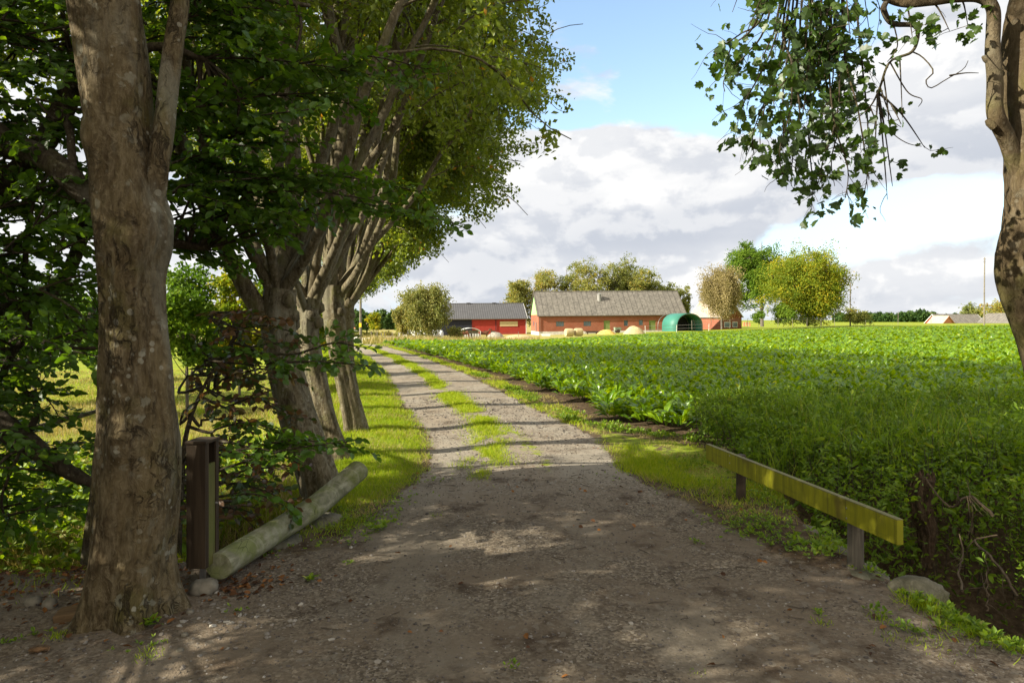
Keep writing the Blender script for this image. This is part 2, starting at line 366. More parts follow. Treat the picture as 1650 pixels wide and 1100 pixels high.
strip = np.exp(-((X-road_c(Yg)+.10-.35*sst(12, 7, Yg))/(.16+.05*sst(10, 20, Yg)))**2)*sst(6.6, 7.8, Yg)*(1-sst(60, 70, Yg))
grass = np.zeros_like(X)
grass = np.maximum(grass, .78*sst(.95, 1.3, t)*(side < 0)*sst(5.3, 6.6, Yg))
grass = np.maximum(grass, .66*sst(.95, 1.15, t)*(side > 0)*np.where(Yg < 10, sst(5.6, 7.2, Yg), 1)*(1-sst(-.25, .15, X-field_x(Yg)+.55)))
dn = fbm(X*.25, Yg*.25, 5)
grass = np.maximum(grass, strip*(.48+.42*sst(14, 26, Yg)))
infield = sst(-.5, .1, X-field_x(Yg))*sst(8.3, 9.0, Yg)*(1-sst(103, 106, Yg))
dirt = np.zeros_like(X); dirt = np.maximum(dirt, infield)
dirt = np.maximum(dirt, sst(2.3, 2.8, X)*(1-sst(8.2, 8.8, Yg)))
grass = grass*(1-infield)*(1-sst(2.3, 2.8, X)*(1-sst(8.2, 8.8, Yg)))
grav = grav*(1-strip*.0)
grass = np.maximum(grass, sst(105, 108, Yg)*(X > -5))
dry = np.clip(sst(60, 80, Yg)*(1-sst(-.1, .1, X/np.maximum(Yg, 1)-.12))+.5*sst(.5, 2.5, row_x(Yg)-X)*sst(5, 7, Yg)*(1-sst(14, 22, Yg)), 0, 1)
brown = np.clip(sst(-1.2, -2.0, X)*(1-sst(4.0, 5.4, Yg))+sst(1.3, 2.1, X)*(1-sst(5.0, 7.0, Yg)), 0, 1)   # earth rather than stone chips
RG = [grav, grass, np.clip(dry, 0, 1), np.maximum(brown, dirt)]
inroad = (t < 1.02) & (Yg < 58) & (X < 40) & (X > -60) | ((Yg < 5.0) & (Yg > -60) & (X > -1.7) & (X < 2.3))

m, N = new_mat('ground'); P = obc(N)
at = N.n('ShaderNodeAttribute', attribute_name='mask'); sp = N.n('ShaderNodeSeparateColor'); N.l(at.outputs['Color'], sp.inputs[0])
nA = N.noise(P, 5.5, 6, .65); nB = N.noise(P, 1.1, 5, .6); nC = N.noise(P, 24, 5, .7)
brk = N.m('MULTIPLY', N.m('SUBTRACT', N.m('ADD', N.m('MULTIPLY', nA, .42), N.m('ADD', N.m('MULTIPLY', nC, .30), N.m('MULTIPLY', nB, .28))), .5), 3.2)
gm = N.step(N.m('ADD', sp.outputs[0], brk), .42, .60); gr = N.step(N.m('ADD', sp.outputs[1], brk), .40, .62)
vg = N.vor(P, 70); vgc = N.vor(P, 70, out='Color'); vs_ = N.n('ShaderNodeSeparateColor'); N.l(vgc, vs_.inputs[0])
vg2 = N.vor(P, 26, out='Color'); v2 = N.n('ShaderNodeSeparateColor'); N.l(vg2, v2.inputs[0])
stone = N.ramp(vs_.outputs[0], [(0, (.11, .092, .075)), (.45, (.22, .19, .155)), (.85, (.32, .285, .24)), (1, (.46, .42, .36))])
dust = N.mix(nA, (.20, .165, .13), (.31, .265, .215))
gravel = N.mix(N.step(nB, .40, .62), stone, dust)
gravel = N.mix(N.step(N.noise(P, 2.3, 6, .7), .50, .68, 0, .8), gravel, (.065, .043, .028))
gravel = N.mix(N.step(v2.outputs[1], .93, .97, 0, .6), gravel, (.30, .28, .25))
pth = N.step(N.noise(N.mapv(P, (1.1, .55, 1), (7, 3, 0)), .9, 5, .6), .50, .62, 0, .7)
gravel = N.mix(pth, gravel, N.mix(nC, (.24, .215, .18), (.36, .33, .285)))
gravel = N.mix(1.0, gravel, (1.0, .985, .93), 'MULTIPLY')
soil = N.ramp(N.noise(P, 14, 6, .7), [(.3, (.028, .018, .011)), (.5, (.075, .05, .03)), (.7, (.16, .115, .07))])
earth = N.mix(.55, gravel, soil)
sy_ = N.n('ShaderNodeSeparateXYZ'); N.l(P, sy_.inputs[0])
near_dark = N.step(N.m('ADD', sy_.outputs[1], N.m('MULTIPLY', nB, 3.0)), 9.8, 6.5, 0, .66)                 # earthy gravel, darker and browner towards the viewpoint
gravel = N.mix(near_dark, gravel, N.mix(1.0, gravel, (.38, .335, .28), 'MULTIPLY'))
base = N.mix(at.outputs['Alpha'], gravel, earth)
gcol = N.ramp(N.noise(P, 9, 6, .7), [(.3, (.09, .15, .012)), (.5, (.19, .25, .016)), (.7, (.30, .32, .035))])
gcol = N.mix(N.step(N.noise(P, .35, 3, .5), .4, .6, 0, .4), gcol, (.32, .34, .02))
gcol = N.mix(N.m('MULTIPLY', sp.outputs[2], N.step(nB, .30, .6, .45, 1)), gcol, (.34, .28, .11))
verge = N.mix(N.step(nA, .4, .6), soil, (.13, .105, .06))
col = N.mix(gm, verge, base)
col = N.mix(N.m('MULTIPLY', N.m('MULTIPLY', at.outputs['Alpha'], N.m('SUBTRACT', 1.0, gm)), .9), col, soil)
gcol = N.mix(N.step(N.noise(P, 17, 5, .7, .5), .50, .64, 0, .5), gcol, (.17, .14, .055))
col = N.mix(gr, col, gcol)
far = N.n('ShaderNodeSeparateXYZ'); N.l(P, far.inputs[0])
h = N.m('ADD', N.m('MULTIPLY', vg, .16), N.m('ADD', N.m('MULTIPLY', N.noise(P, 150, 4, .7), .35), N.m('ADD', N.m('MULTIPLY', nC, .6), N.m('MULTIPLY', nA, .8))))
finish(N, col, .95, N.bump(h, .9, .022), spec=.10)
M['ground'] = m
def sub(mask, name, lab):
    n, k = X.shape; idx = np.arange(n*k).reshape(n, k)
    f = np.stack([idx[:-1, :-1], idx[:-1, 1:], idx[1:, 1:], idx[1:, :-1]], -1)[mask]
    u, inv = np.unique(f, return_inverse=True)
    me = bpy.data.meshes.new(name); co = np.stack([X, Yg, Zg], -1).reshape(-1, 3)[u]
    me.vertices.add(len(u)); me.vertices.foreach_set('co', co.astype(np.float32).ravel())
    f = inv.reshape(-1, 4); me.loops.add(f.size); me.loops.foreach_set('vertex_index', f.astype(np.int32).ravel())
    me.polygons.add(len(f)); me.polygons.foreach_set('loop_start', (np.arange(len(f))*4).astype(np.int32)); me.polygons.foreach_set('use_smooth', np.ones(len(f), bool))
    a = me.attributes.new('mask', 'FLOAT_COLOR', 'POINT'); a.data.foreach_set('color', np.stack([q.reshape(-1)[u] for q in RG], -1).astype(np.float32).ravel())
    me.materials.append(M['ground']); me.update(calc_edges=True)
    o = bpy.data.objects.new(name, me); C.objects.link(o); tag(o, lab, None, None, 'structure')
q = inroad[:-1, :-1]
sub(q, 'road', 'gravel farm track with a grassy strip down its middle')
sub(~q, 'ground', 'earth, grass verges and fields around the track')

# ------------------------------------------------------------------ tree growth
def curve(rg, p, d, L, n, wob=.15, trop=(0, 0, 0)):
    st = L/n; P = [np.array(p, float)]; d = np.array(d, float); d /= np.linalg.norm(d); tr = np.array(trop, float)
    for i in range(n):
        d = d+rg.normal(size=3)*wob+tr/n; d /= np.linalg.norm(d); P.append(P[-1]+d*st)
    return np.array(P)
def side_dir(rg, d, ang):
    a = rg.normal(size=3); a -= d*a.dot(d); a /= np.linalg.norm(a); return d*math.cos(ang)+a*math.sin(ang)
def along(P, t):
    n = len(P)-1; x = min(t*n, n-1e-6); i = int(x); f = x-i; d = P[i+1]-P[i]; return P[i]*(1-f)+P[i+1]*f, d/np.linalg.norm(d), x/n
def smooth_path(pts, n):
    pts = np.array(pts, float); k = len(pts); t = np.linspace(0, k-1, n); o = []
    for q in t:
        i = min(int(q), k-2); f = q-i; p0 = pts[max(i-1, 0)]; p1 = pts[i]; p2 = pts[i+1]; p3 = pts[min(i+2, k-1)]
        o.append(.5*((2*p1)+(-p0+p2)*f+(2*p0-5*p1+4*p2-p3)*f*f+(-p0+3*p1-3*p2+p3)*f**3))
    return np.array(o)

def row_tree(seed, trunk, rad, limbs, name, label, loc, rz=0, nl=11, nt=9, lpt=58, reach=1.0, lim=(2.1, 0.0)):
    """pollard: short stout trunk, limbs fanning up from a knuckle, foliage on the outside"""
    rg = np.random.default_rng(seed); root = thing(name, label, 'tree', loc, rz, 'trees in the row beside the track')
    B = MB(); L = MB(); tp = smooth_path(trunk, 30); tr = np.interp(np.linspace(0, 1, 30), np.linspace(0, 1, len(rad)), rad)
    def dsp(th, z): return tr[:, None]*(.10*np.sin(3*th+z*1.3+seed)+.07*np.sin(5*th-z*2.1)+.05*np.sin(9*th+z*1.1)+.16*np.exp(-np.maximum(z, 0)/.13)*(.5+.5*np.sin(5*th+seed))-.06)+.02*(fbm(th*3, z*5, seed)-.5)
    B.tube(tp, tr, 36, disp=dsp)
    top = tp[-1]
    for q in range(5):                                               # knuckles
        a = rg.uniform(0, 6.28); k = tp[-1-rg.integers(1, 9)]+np.array((math.cos(a), math.sin(a), 0))*tr[-1]*.85
        B.tube([k+np.array((0, 0, -.07)), k+np.array((0, 0, -.03)), k+np.array((0, 0, .04)), k+np.array((0, 0, .09))], [.03, .075, .07, .02], 9)
    for (az_, el_, st, ln, r0) in limbs:
        d = np.array((math.cos(R(az_))*math.cos(R(el_)), math.sin(R(az_))*math.cos(R(el_)), math.sin(R(el_))))
        p0 = tp[int(st*29)]+np.array((d[0], d[1], 0))*tr[int(st*29)]*.45
        out_ = np.array((math.cos(R(az_)), math.sin(R(az_)), 0)); r0 *= .68; ln *= 1.18
        n = 16; P = [p0]; dd = norm(d*.5+np.array((0, 0, .15))+out_*.25)
        for i in range(n):                                           # sweep up, then arch outwards
            f = i/n; tgt = norm(d*np.array((.8, .8, 1))+np.array((0, 0, 1.1)) if f < .6 else out_*(.45+1.1*f)*reach+np.array((0, 0, 1.25-1.15*f)))
            tgt = norm(out_+np.array((0, 0, .80-1.8*f))) if el_ < 35 else tgt; dd = norm(dd*.72+tgt*.28+rg.normal(size=3)*.10); P.append(P[-1]+dd*ln/n)
        P = smooth_path(P, 34); r = r0*(1-np.linspace(0, 1, 34))**.75+.010
        bad = np.array([q_[0]+loc[0]-float(row_x(q_[1]+loc[1])) > lim[0]-.15+lim[1]*(q_[2]-3.2) for q_ in P]); ke = int(np.argmax(bad)) if bad.any() else 34
        if ke < 12: continue
        rr_ = r[:ke].copy(); rr_[-4:] *= np.array((.9, .7, .5, .3)) if ke < 34 else 1
        B.tube(P[:ke], rr_, 10, disp=lambda th, z: .10*rr_[:, None]*np.sin(2*th+z*4))
        for k in range(nl):
            t_ = .30+.68*(k+rg.uniform(0, .8))/nl; p, dr, _ = along(P, t_)
            sd = side_dir(rg, dr, R(rg.uniform(30, 62))); sd = norm(sd+np.array((0, 0, .12))+out_*.28)
            bl = ln*.30*(1.18-t_*.55)*rg.uniform(.7, 1.15)
            Q = curve(rg, p, sd, bl, 9, .17, (out_[0]*.4, out_[1]*.4, -.5)); rb = max(.010, r0*(1-t_)*.5)
            if Q[4][0]+loc[0]-float(row_x(Q[4][1]+loc[1])) > lim[0]+lim[1]*(Q[4][2]-3.2): continue
            B.tube(Q, np.linspace(rb, .005, 10), 5, cap=False)
            for j in range(nt):
                p2, d2, tt = along(Q, .18+.82*(j+rg.uniform(0, .9))/nt)
                wx = p2[0]+loc[0]-float(row_x(p2[1]+loc[1]))
                if wx > lim[0]+lim[1]*(p2[2]+.2-3.2)+rg.normal()*.18: continue
                if wx > 1.0 and p2[2] < 2.95+.62*(wx-1.6)+rg.normal()*.12: continue       # pruned clear of the lane
                s2 = side_dir(rg, d2, R(rg.uniform(25, 70))); s2[2] -= .12
                T = curve(rg, p2, s2, rg.uniform(.35, .8)*(.7+.5*(1-tt)), 5, .2, (0, 0, -1.1))
                B.tube(T, np.linspace(.006, .002, 6), 3, cap=False)
                c = lpt; f = rg.uniform(.05, 1.0, c)**.8*5; i = np.minimum(f.astype(int), 4)
                ps = T[i]+(T[i+1]-T[i])*(f-i)[:, None]+rg.normal(size=(c, 3))*.055
                ax = norm(rg.normal(size=(c, 3))+np.array((0, 0, -.5))); nr = rdir(rg, c, .9)
                ll = rg.uniform(.05, .092, c)
                L.tmpl(*LEAF4, ps, ax, nr, ll, ll*.64, np.clip(rg.beta(2, 2.6, c)+(rg.random(c) > .985)*.5, 0, 1))
    B.obj('trunk', M['bark2'], root, True); L.obj('crown', M['leaf_row'], root)
    return root

H2 = lambda u, v, Y, b: W(u, v, Y)-np.array(b)
b2 = np.array((-1.75, 6.3, height(-1.75, 6.3)-.03)); b3 = np.array((-2.0, 7.9, height(-2.0, 7.9)-.03)); b4 = np.array((-2.26, 9.7, height(-2.26, 9.7)-.03))
def tk(b, pts): return [(0, 0, -.15)]+[tuple(W(u, v, Y)-b) for u, v, Y in pts]
tr2 = row_tree(11, tk(b2, [(519, 790, 6.3), (495, 720, 6.3), (472, 650, 6.35), (456, 580, 6.4), (448, 520, 6.42), (450, 465, 6.42)]), [.22, .19, .175, .165, .16, .165, .15],
    [(188, 52, .80, 6.4, .105), (150, 72, .86, 7.0, .085), (100, 84, .97, 7.8, .11), (20, 78, .97, 7.6, .10), (335, 70, .97, 6.4, .07), (65, 66, .97, 6.6, .075), (250, 66, .97, 6.0, .055), (350, 62, .97, 5.6, .05), (120, 55, .95, 6.0, .055), (210, 80, .95, 7.2, .06)],
    'pollard_tree', 'stout grey pollard leaning left just behind the fallen log, nearest of the row', b2, nl=11, nt=9, reach=.55)
tr3 = row_tree(22, tk(b3, [(545, 742, 7.9), (524, 670, 7.95), (508, 600, 8.0), (497, 540, 8.0), (499, 480, 8.0)]), [.185, .15, .13, .125, .125, .13],
    [(170, 55, .85, 6.0, .065), (60, 80, .97, 7.8, .085), (10, 76, .97, 7.6, .09), (340, 68, .9, 6.4, .065), (120, 66, .97, 7, .065), (265, 58, .9, 5.6, .05), (25, 58, .97, 6.2, .055), (200, 75, .97, 7, .065), (310, 80, .97, 7.2, .06)],
    'pollard_tree', 'pollard with a pale leaning trunk, second in the row behind the log', b3, nl=11, nt=9, reach=.62)
tr4 = row_tree(33, tk(b4, [(572, 692, 9.7), (560, 630, 9.7), (548, 570, 9.7), (540, 510, 9.7), (538, 460, 9.7)]), [.20, .165, .145, .14, .145, .14],
    [(100, 78, .97, 7.8, .09), (0, 66, .95, 7.4, .08), (335, 54, .9, 6.2, .065), (40, 56, .92, 6.4, .065), (180, 60, .9, 6.4, .075), (240, 66, .97, 6.2, .055), (290, 78, .97, 7.4, .065), (140, 50, .97, 6.0, .055), (10, 48, .97, 5.6, .05)],
    'pollard_tree', 'pale straight pollard trunk third in the row, its foot on the lit verge', b4, nl=12, nt=9, reach=.8, lim=(2.25, .12))
b5 = np.array((float(row_x(12.0)), 12.0, float(height(row_x(12.0), 12.0))-.03))
tr5 = row_tree(44, [(0, 0, -.15), (0, 0, .2), (-.06, 0, .8), (-.10, .05, 1.5), (-.08, .05, 2.0)], [.20, .165, .15, .14, .15, .14],
    [(90, 80, .97, 7.6, .09), (5, 68, .95, 7.4, .08), (335, 56, .9, 6.6, .07), (35, 58, .92, 6.6, .065), (180, 62, .9, 6.6, .075), (240, 68, .97, 6.4, .055), (290, 74, .97, 7.4, .065), (352, 40, .95, 3.3, .035), (25, 42, .97, 3.3, .035), (325, 40, .92, 3.4, .035), (55, 40, .95, 3.4, .035), (140, 54, .97, 6.2, .06), (15, 50, .97, 6.2, .055), (345, 78, .97, 7.4, .06)],
    'pollard_tree', 'fourth pollard of the row along the track, seen behind the nearer trunks', b5, nl=12, nt=9, reach=1.0, lim=(2.6, .30))
k = 5; src = [tr5, tr4]
ords = ['fifth', 'sixth', 'seventh', 'eighth', 'ninth', 'last and farthest']
for i, (y, sc, rz) in enumerate([(14.2, 1.0, -14), (17, 1.0, 12), (20.2, .98, 8), (23.8, .96, -12), (27.6, .95, -5), (31.5, .9, 14)]):
    x = float(row_x(y)); dup(src[i % 2], (x, y, float(height(x, y))-.03), R(rz), sc, '%s pollard of the row along the track, seen behind the nearer trunks' % ords[i])

# ------------------------------------------------------------------ old tree in front, left
rg = np.random.default_rng(5)
prof = [(1010, 208, 78), (985, 212, 72), (950, 211, 71), (900, 211, 67), (850, 215, 68), (800, 219, 69), (750, 223, 69), (700, 225, 67), (650, 223, 64), (600, 221, 62), (550, 218, 59), (500, 216, 57), (460, 214, 57), (430, 214, 59), (395, 217, 63), (360, 215, 64), (320, 207, 60), (280, 201, 56), (200, 192, 53), (100, 183, 55), (0, 170, 57), (-150, 150, 54), (-400, 120, 47), (-700, 90, 40), (-1000, 80, 30)]
YT = 3.78; bT = np.array((-2.09, YT, 0.0))
t1 = thing('broadleaf_tree', 'thick old trunk with cracked lichen-spotted bark in the left foreground', 'tree', tuple(bT))
B = MB(); pts = [W(u, v, YT)-bT for v, u, h in prof]; n = 420
tp = smooth_path(pts, n); tr = np.interp(np.linspace(0, 1, n), np.linspace(0, 1, len(prof)), [.92*h/F*YT for v, u, h in prof])
def plates(th, z):
    x = th/(2*math.pi)*26; q = fbm(x*1.0+1.1*fbm(x*.5, z*2.2, 4), z*1.1, 8, 3); r_ = np.abs(q-.44)
    low = .35+.65*np.exp(-np.maximum(z, 0)/1.0)
    crack = -.014*low*np.exp(-(r_/.012)**2)*sst(.40, .55, fbm(x*.4, z*1.3, 33))-.008
    knot = 0
    for kz, kt, s_, a in ((.95, -1.45, .10, .045), (2.10, -.3, .09, .04), (1.45, -1.0, .12, -.02), (2.6, -2.2, .10, .03), (.45, -2.2, .16, -.015)):
        dt = np.angle(np.exp(1j*(th-kt)))*.23; rr = np.sqrt(dt**2+(z-kz)**2)
        knot = knot+a*np.exp(-(rr/s_)**2)-(.035*np.exp(-(rr/(s_*.28))**2) if a > .035 else 0)
    roots = .085*np.exp(-np.maximum(z+.02, 0)/.09)*(.5+.5*np.sin(5*th+.6))
    return crack+knot+roots+.012*np.sin(2*th+z*2.3)+.010*np.sin(5*th-z*3)+.012*(fbm(x*2.1, z*9, 2)-.5)+.016*low*(fbm(x*1.1, z*3.4, 12)-.5)
B.tube(tp, tr, 200, disp=plates)
br = smooth_path([W(u, v, YT+dy)-bT for u, v, dy in [(232, 400, 0), (246, 330, 0), (259, 250, .0), (268, 160, .05), (280, 80, .08), (290, 0, .1), (296, -120, .2), (330, -400, .3), (380, -700, .5)]], 90)
B.tube(br, np.linspace(.062, .040, 90), 20, disp=lambda th, z: .004*np.sin(3*th+9*z)+.010*(fbm(th*2, z*6, 3)-.5))
L = MB()
def limbs_up(B, L, base, dirs, rg, r0, ln, lsize, tm, nb=9, nt=8, lpt=14, w=.65):
    for d in dirs:
        P = curve(rg, base, d, ln, 12, .12, (0, 0, .2)); B.tube(P, np.linspace(r0, .012, 13), 8)
        for k in range(nb):
            p, dr, t_ = along(P, .2+.78*(k+rg.random())/nb); Q = curve(rg, p, side_dir(rg, dr, R(rg.uniform(35, 70))), ln*.35*(1.2-t_*.6), 7, .16, (0, 0, -.1))
            B.tube(Q, np.linspace(.018, .004, 8), 4, cap=False)
            for j in range(nt):
                p2, d2, _ = along(Q, .2+.8*(j+rg.random())/nt); T = curve(rg, p2, side_dir(rg, d2, R(50)), .55, 4, .15, (0, 0, -.5))
                B.tube(T, np.linspace(.005, .002, 5), 3, cap=False)
                f = rg.uniform(.1, 1, lpt)*4; i = np.minimum(f.astype(int), 3); ps = T[i]+(T[i+1]-T[i])*(f-i)[:, None]+rg.normal(size=(lpt, 3))*.03
                ll = rg.uniform(.7, 1.15, lpt)*lsize
                L.tmpl(*tm, ps, norm(rg.normal(size=(lpt, 3))+np.array((0, 0, -.3))), rdir(rg, lpt, 1.3), ll, ll*w, rg.beta(2, 3, lpt))
limbs_up(B, L, tp[-1], [(-.9, .1, .9), (-.4, .8, 1), (-.5, -.8, 1), (.1, .1, 1.4), (-1, .5, .6)], rg, .09, 3.4, .07, LEAF6)
limbs_up(B, L, br[-1], [(.3, .7, 1), (.1, -.1, 1.2), (-.3, .3, 1.2)], rg, .045, 2.2, .07, LEAF6, 8, 7)
B.obj('trunk', M['bark1'], t1, True); L.obj('crown', M['leaf_beech'], t1)

# ------------------------------------------------------------------ beech with low dark sprays, far left
bB = np.array((-4.7, 5.4, float(height(-4.7, 5.4))-.05))
beech = thing('beech_tree', 'dark beech at the left edge reaching leafy branches behind the old trunk', 'tree', tuple(bB))
B = MB(); L = MB(); rg = np.random.default_rng(77); skel = []
def limb(pts, r, ns=10, n=40):
    P = smooth_path([np.asarray(p)-bB for p in pts], n); B.tube(P, np.interp(np.linspace(0, 1, n), np.linspace(0, 1, len(r)), r), ns, disp=lambda th, z: .08*np.mean(r)*np.sin(2*th+z*5)); skel.append(P); return P
limb([bB-(0, 0, .1), bB+(.05, 0, 1), bB+(-.05, .1, 2.4), bB+(.1, .1, 4), bB+(0, .2, 6), bB+(.1, .2, 8.5)], [.26, .22, .19, .16, .12, .04], 20)
limb([bB+(0, 0, 1.9), W(-60, 236, 4.9), W(20, 238, 4.75), W(75, 256, 4.65), W(115, 290, 4.6), W(160, 335, 4.65), W(230, 380, 5.0), W(330, 400, 5.4)], [.12, .10, .095, .085, .08, .07, .045, .02])
limb([W(118, 290, 4.6), W(113, 215, 4.7), W(104, 180, 4.8), W(122, 120, 5), W(108, 60, 5.1), W(90, -40, 5.2)], [.03, .028, .026, .022, .02, .01], 6)
limb([bB+(0, 0, .6), W(-40, 690, 5.0), W(30, 705, 4.8), W(80, 740, 4.7), W(130, 770, 4.7), W(200, 800, 4.9)], [.10, .09, .08, .06, .05, .02])
limb([bB+(0, .3, 1), W(10, 590, 5.2), W(45, 540, 5.2), W(40, 470, 5.2), W(44, 380, 5.1), W(60, 300, 5)], [.04, .03, .025, .02, .018, .01], 6)
limb([W(50, 690, 4.8), W(60, 655, 5.0), W(35, 625, 5.1), W(-20, 590, 5.2)], [.03, .02, .018, .015], 6)
limb([W(140, 905, 4.55), W(146, 850, 4.5), W(152, 800, 4.5), W(160, 700, 4.6), W(180, 560, 4.8)], [.04, .035, .03, .025, .01], 8)
limb([W(288, 900, 4.9), W(292, 800, 5), W(300, 700, 5.1), W(330, 620, 5.2), W(380, 540, 5.3)], [.022, .02, .018, .014, .006], 6)
limb([bB+(0, 0, 3.2), bB+(1.2, -.3, 3.9), W(200, -60, 5), W(330, -20, 5), W(500, 10, 5.2)], [.1, .08, .06, .04, .015], 8)
limb([bB+(0, 0, 2.6), bB+(1.0, .2, 2.9), W(200, 110, 4.8), W(330, 95, 4.8)], [.07, .05, .035, .02], 8)
limb([bB+(0, 0, 2.2), bB+(.6, 1.0, 2.4), W(300, 200, 6), W(380, 260, 6.2)], [.07, .05, .03, .015], 8)
for a, z, ln in [(200, 2.2, 3), (150, 3, 3.2), (240, 1.6, 2.8), (280, 3.0, 3.0), (90, 4, 2.8), (320, 4.6, 2.6), (20, 5.2, 2.6), (180, 5.5, 2.6), (260, 6, 2.2), (100, 1.4, 2.8), (290, 1.3, 2.4)]:
    P = curve(rg, np.array((0, 0, z)), (math.cos(R(a)), math.sin(R(a)), .35), ln, 10, .08); B.tube(P, np.linspace(.06, .012, 11), 6); skel.append(P)
SK = np.concatenate(skel)
cnt = 0
def spray(path, dens=1.0, brown=0.0, sl=.36, ls=.070, attach=True, drop=0.0):
    """one flat beech spray: leading twig, side twigs in a level plane, leaves in two ranks"""
    P = smooth_path(path, 14)
    if attach:
        i = np.argmin(((SK-P[0])**2).sum(1)); d = np.linalg.norm(SK[i]-P[0])
        if d > .06: B.tube(smooth_path([SK[i], SK[i]*.5+P[0]*.5+rg.normal(size=3)*.06, P[0]], 7), np.linspace(.014, .009, 7), 4, cap=False)
    B.tube(P, np.linspace(.010, .003, 14), 4, cap=False); length = np.linalg.norm(np.diff(P, axis=0), axis=1).sum()
    m_ = max(3, int(length/.065*dens)); pl = norm(np.array((0, 0, 1.))+rg.normal(size=3)*.38)
    pos, ax = [], []
    for j in range(m_):
        t_ = .04+.96*(j+.5)/m_; p, d, _ = along(P, t_); sdv = np.cross(pl, d)*(1 if j % 2 else -1)
        q = norm(d*.75+sdv*rg.uniform(.5, 1)); ln = sl*rg.uniform(.5, 1.1)*(1.1-.6*t_)
        T = curve(rg, p, q, ln, 4, .10, (0, 0, -.25-drop)); B.tube(T, np.linspace(.004, .0015, 5), 3, cap=False)
        c = max(3, int(ln/.024)); f = np.linspace(.1, 1, c)*4; i = np.minimum(f.astype(int), 3); ps = T[i]+(T[i+1]-T[i])*(f-i)[:, None]
        dv = norm(T[i+1]-T[i]); sg = np.where(np.arange(c) % 2, 1, -1)[:, None]
        pos.append(ps); ax.append(norm(dv*.7+np.cross(pl, dv)*sg*.8+rg.normal(size=(c, 3))*.22))
    pos = np.concatenate(pos); ax = np.concatenate(ax); c = len(pos); ll = rg.uniform(.7, 1.2, c)*ls
    rv = rg.beta(2, 3, c)*.9; mi = 0
    if brown: rv = np.clip(rg.random(c)*.6+brown*.5, 0, 1); mi = 1
    L.tmpl(*LEAF6, pos, ax, norm(pl+rg.normal(size=(c, 3))*.62), ll, ll*.72, rv, mi)
def sp(u0, v0, y0, u1, v1, y1, **k):
    a, b = W(u0, v0, y0)-bB, W(u1, v1, y1)-bB; m_ = (a+b)/2+np.array((0, 0, .05))+rg.normal(size=3)*.03; spray([a, m_, b], **k)
for a in [(300, 95, 4.8, 560, 112, 5.0), (470, 105, 5.0, 690, 112, 5.2), (420, 125, 5, 640, 130, 5.2), (290, 178, 4.7, 560, 150, 5.0), (380, 150, 5, 590, 172, 5.1), (290, 300, 4.7, 520, 290, 5.0), (420, 285, 5, 680, 310, 5.2), (400, 310, 5, 640, 330, 5.2), (300, 255, 4.8, 500, 230, 5.1), (300, 30, 4.9, 470, 20, 5.1), (300, 60, 5, 420, 70, 5.2), (520, 325, 5.2, 735, 360, 5.4)]:
    sp(*a, dens=1.15)
for a in [(310, 560, 5.2, 470, 590, 4.9), (430, 585, 5, 600, 590, 4.8), (480, 570, 5, 580, 560, 4.8), (360, 755, 4.7, 560, 712, 4.9), (400, 720, 4.8, 585, 725, 5), (340, 735, 4.7, 480, 745, 4.8), (350, 690, 5, 470, 705, 4.9), (350, 800, 4.7, 470, 820, 4.8)]:
    sp(*a, dens=1.1, sl=.26)
for i in range(34):
    u, v = rg.uniform(280, 390), rg.uniform(500, 830); y = rg.uniform(5.0, 6.2); sp(u, v, y, u+rg.uniform(40, 130), v+rg.uniform(-30, 45), y-.2, brown=rg.uniform(.05, .8), dens=.75, sl=.26)
for i in range(225):
    u, v = rg.uniform(-260, 85), rg.uniform(-60, 900); y = rg.uniform(4.5, 5.8)
    if 575 < v < 640 and u > -90: continue
    if v > 745 and rg.random() < .75: continue
    sp(u, v, y, u+rg.uniform(60, 170), v+rg.uniform(-50, 60), y-rg.uniform(-.3, .5), dens=.9)
for i in range(78):
    u, v = rg.uniform(210, 380), rg.uniform(-80, 400); y = rg.uniform(4.9, 5.9); sp(u, v, y, u+rg.uniform(60, 150), v+rg.uniform(-30, 50), y-.3, dens=.95)
for i in range(760):                                                # unseen rest of the crown, shaped left of the frame to shade the gravel
    p = np.array((rg.normal()*1.6-1.0, min(rg.normal()*1.7-2.4, -.3), .5+rg.random()*6.5)); d = rg.normal(size=3)*.5; d[2] *= .3
    q = p+bB
    if q[1]+.8 > .3 and q[0]+.8 > -.80*(q[1]+.8)-.1 : continue
    spray([p, p+d*.5+np.array((0, 0, .05)), p+d], dens=.85, ls=.075, sl=.4)
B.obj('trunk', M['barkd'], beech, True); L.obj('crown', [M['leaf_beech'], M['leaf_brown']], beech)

# ------------------------------------------------------------------ tree at the right edge
bR = np.array((3.85, 4.3, float(height(3.75, 4.35))-.2))
rt = thing('plane_tree', 'leaning brown trunk at the right edge with an overhanging leafy bough', 'tree', tuple(bR))
B = MB(); L = MB(); rg = np.random.default_rng(9); YR = 4.3
prof = [(1800, 1050, 90), (1780, 900, 66), (1760, 760, 60), (1730, 640, 58), (1716, 560, 57), (1690, 490, 55), (1672, 440, 55), (1671, 400, 54), (1675, 330, 48), (1674, 230, 48), (1666, 150, 46), (1668, 60, 42), (1676, 0, 40), (1690, -150, 38), (1700, -400, 30), (1720, -800, 20)]
n = 220; tp = smooth_path([bR*0]+[W(u, v, YR)-bR for u, v, h in prof[1:]], n); tr = np.interp(np.linspace(0, 1, n), np.linspace(0, 1, len(prof)), [h/F*YR for u, v, h in prof])
B.tube(tp, tr, 64, disp=lambda th, z: .010*np.sin(2*th+z*3)+.008*np.sin(5*th-z*4)+.016*(fbm(th*3, z*7, 5)-.5)+.008*(fbm(th*9, z*14, 6)-.5))
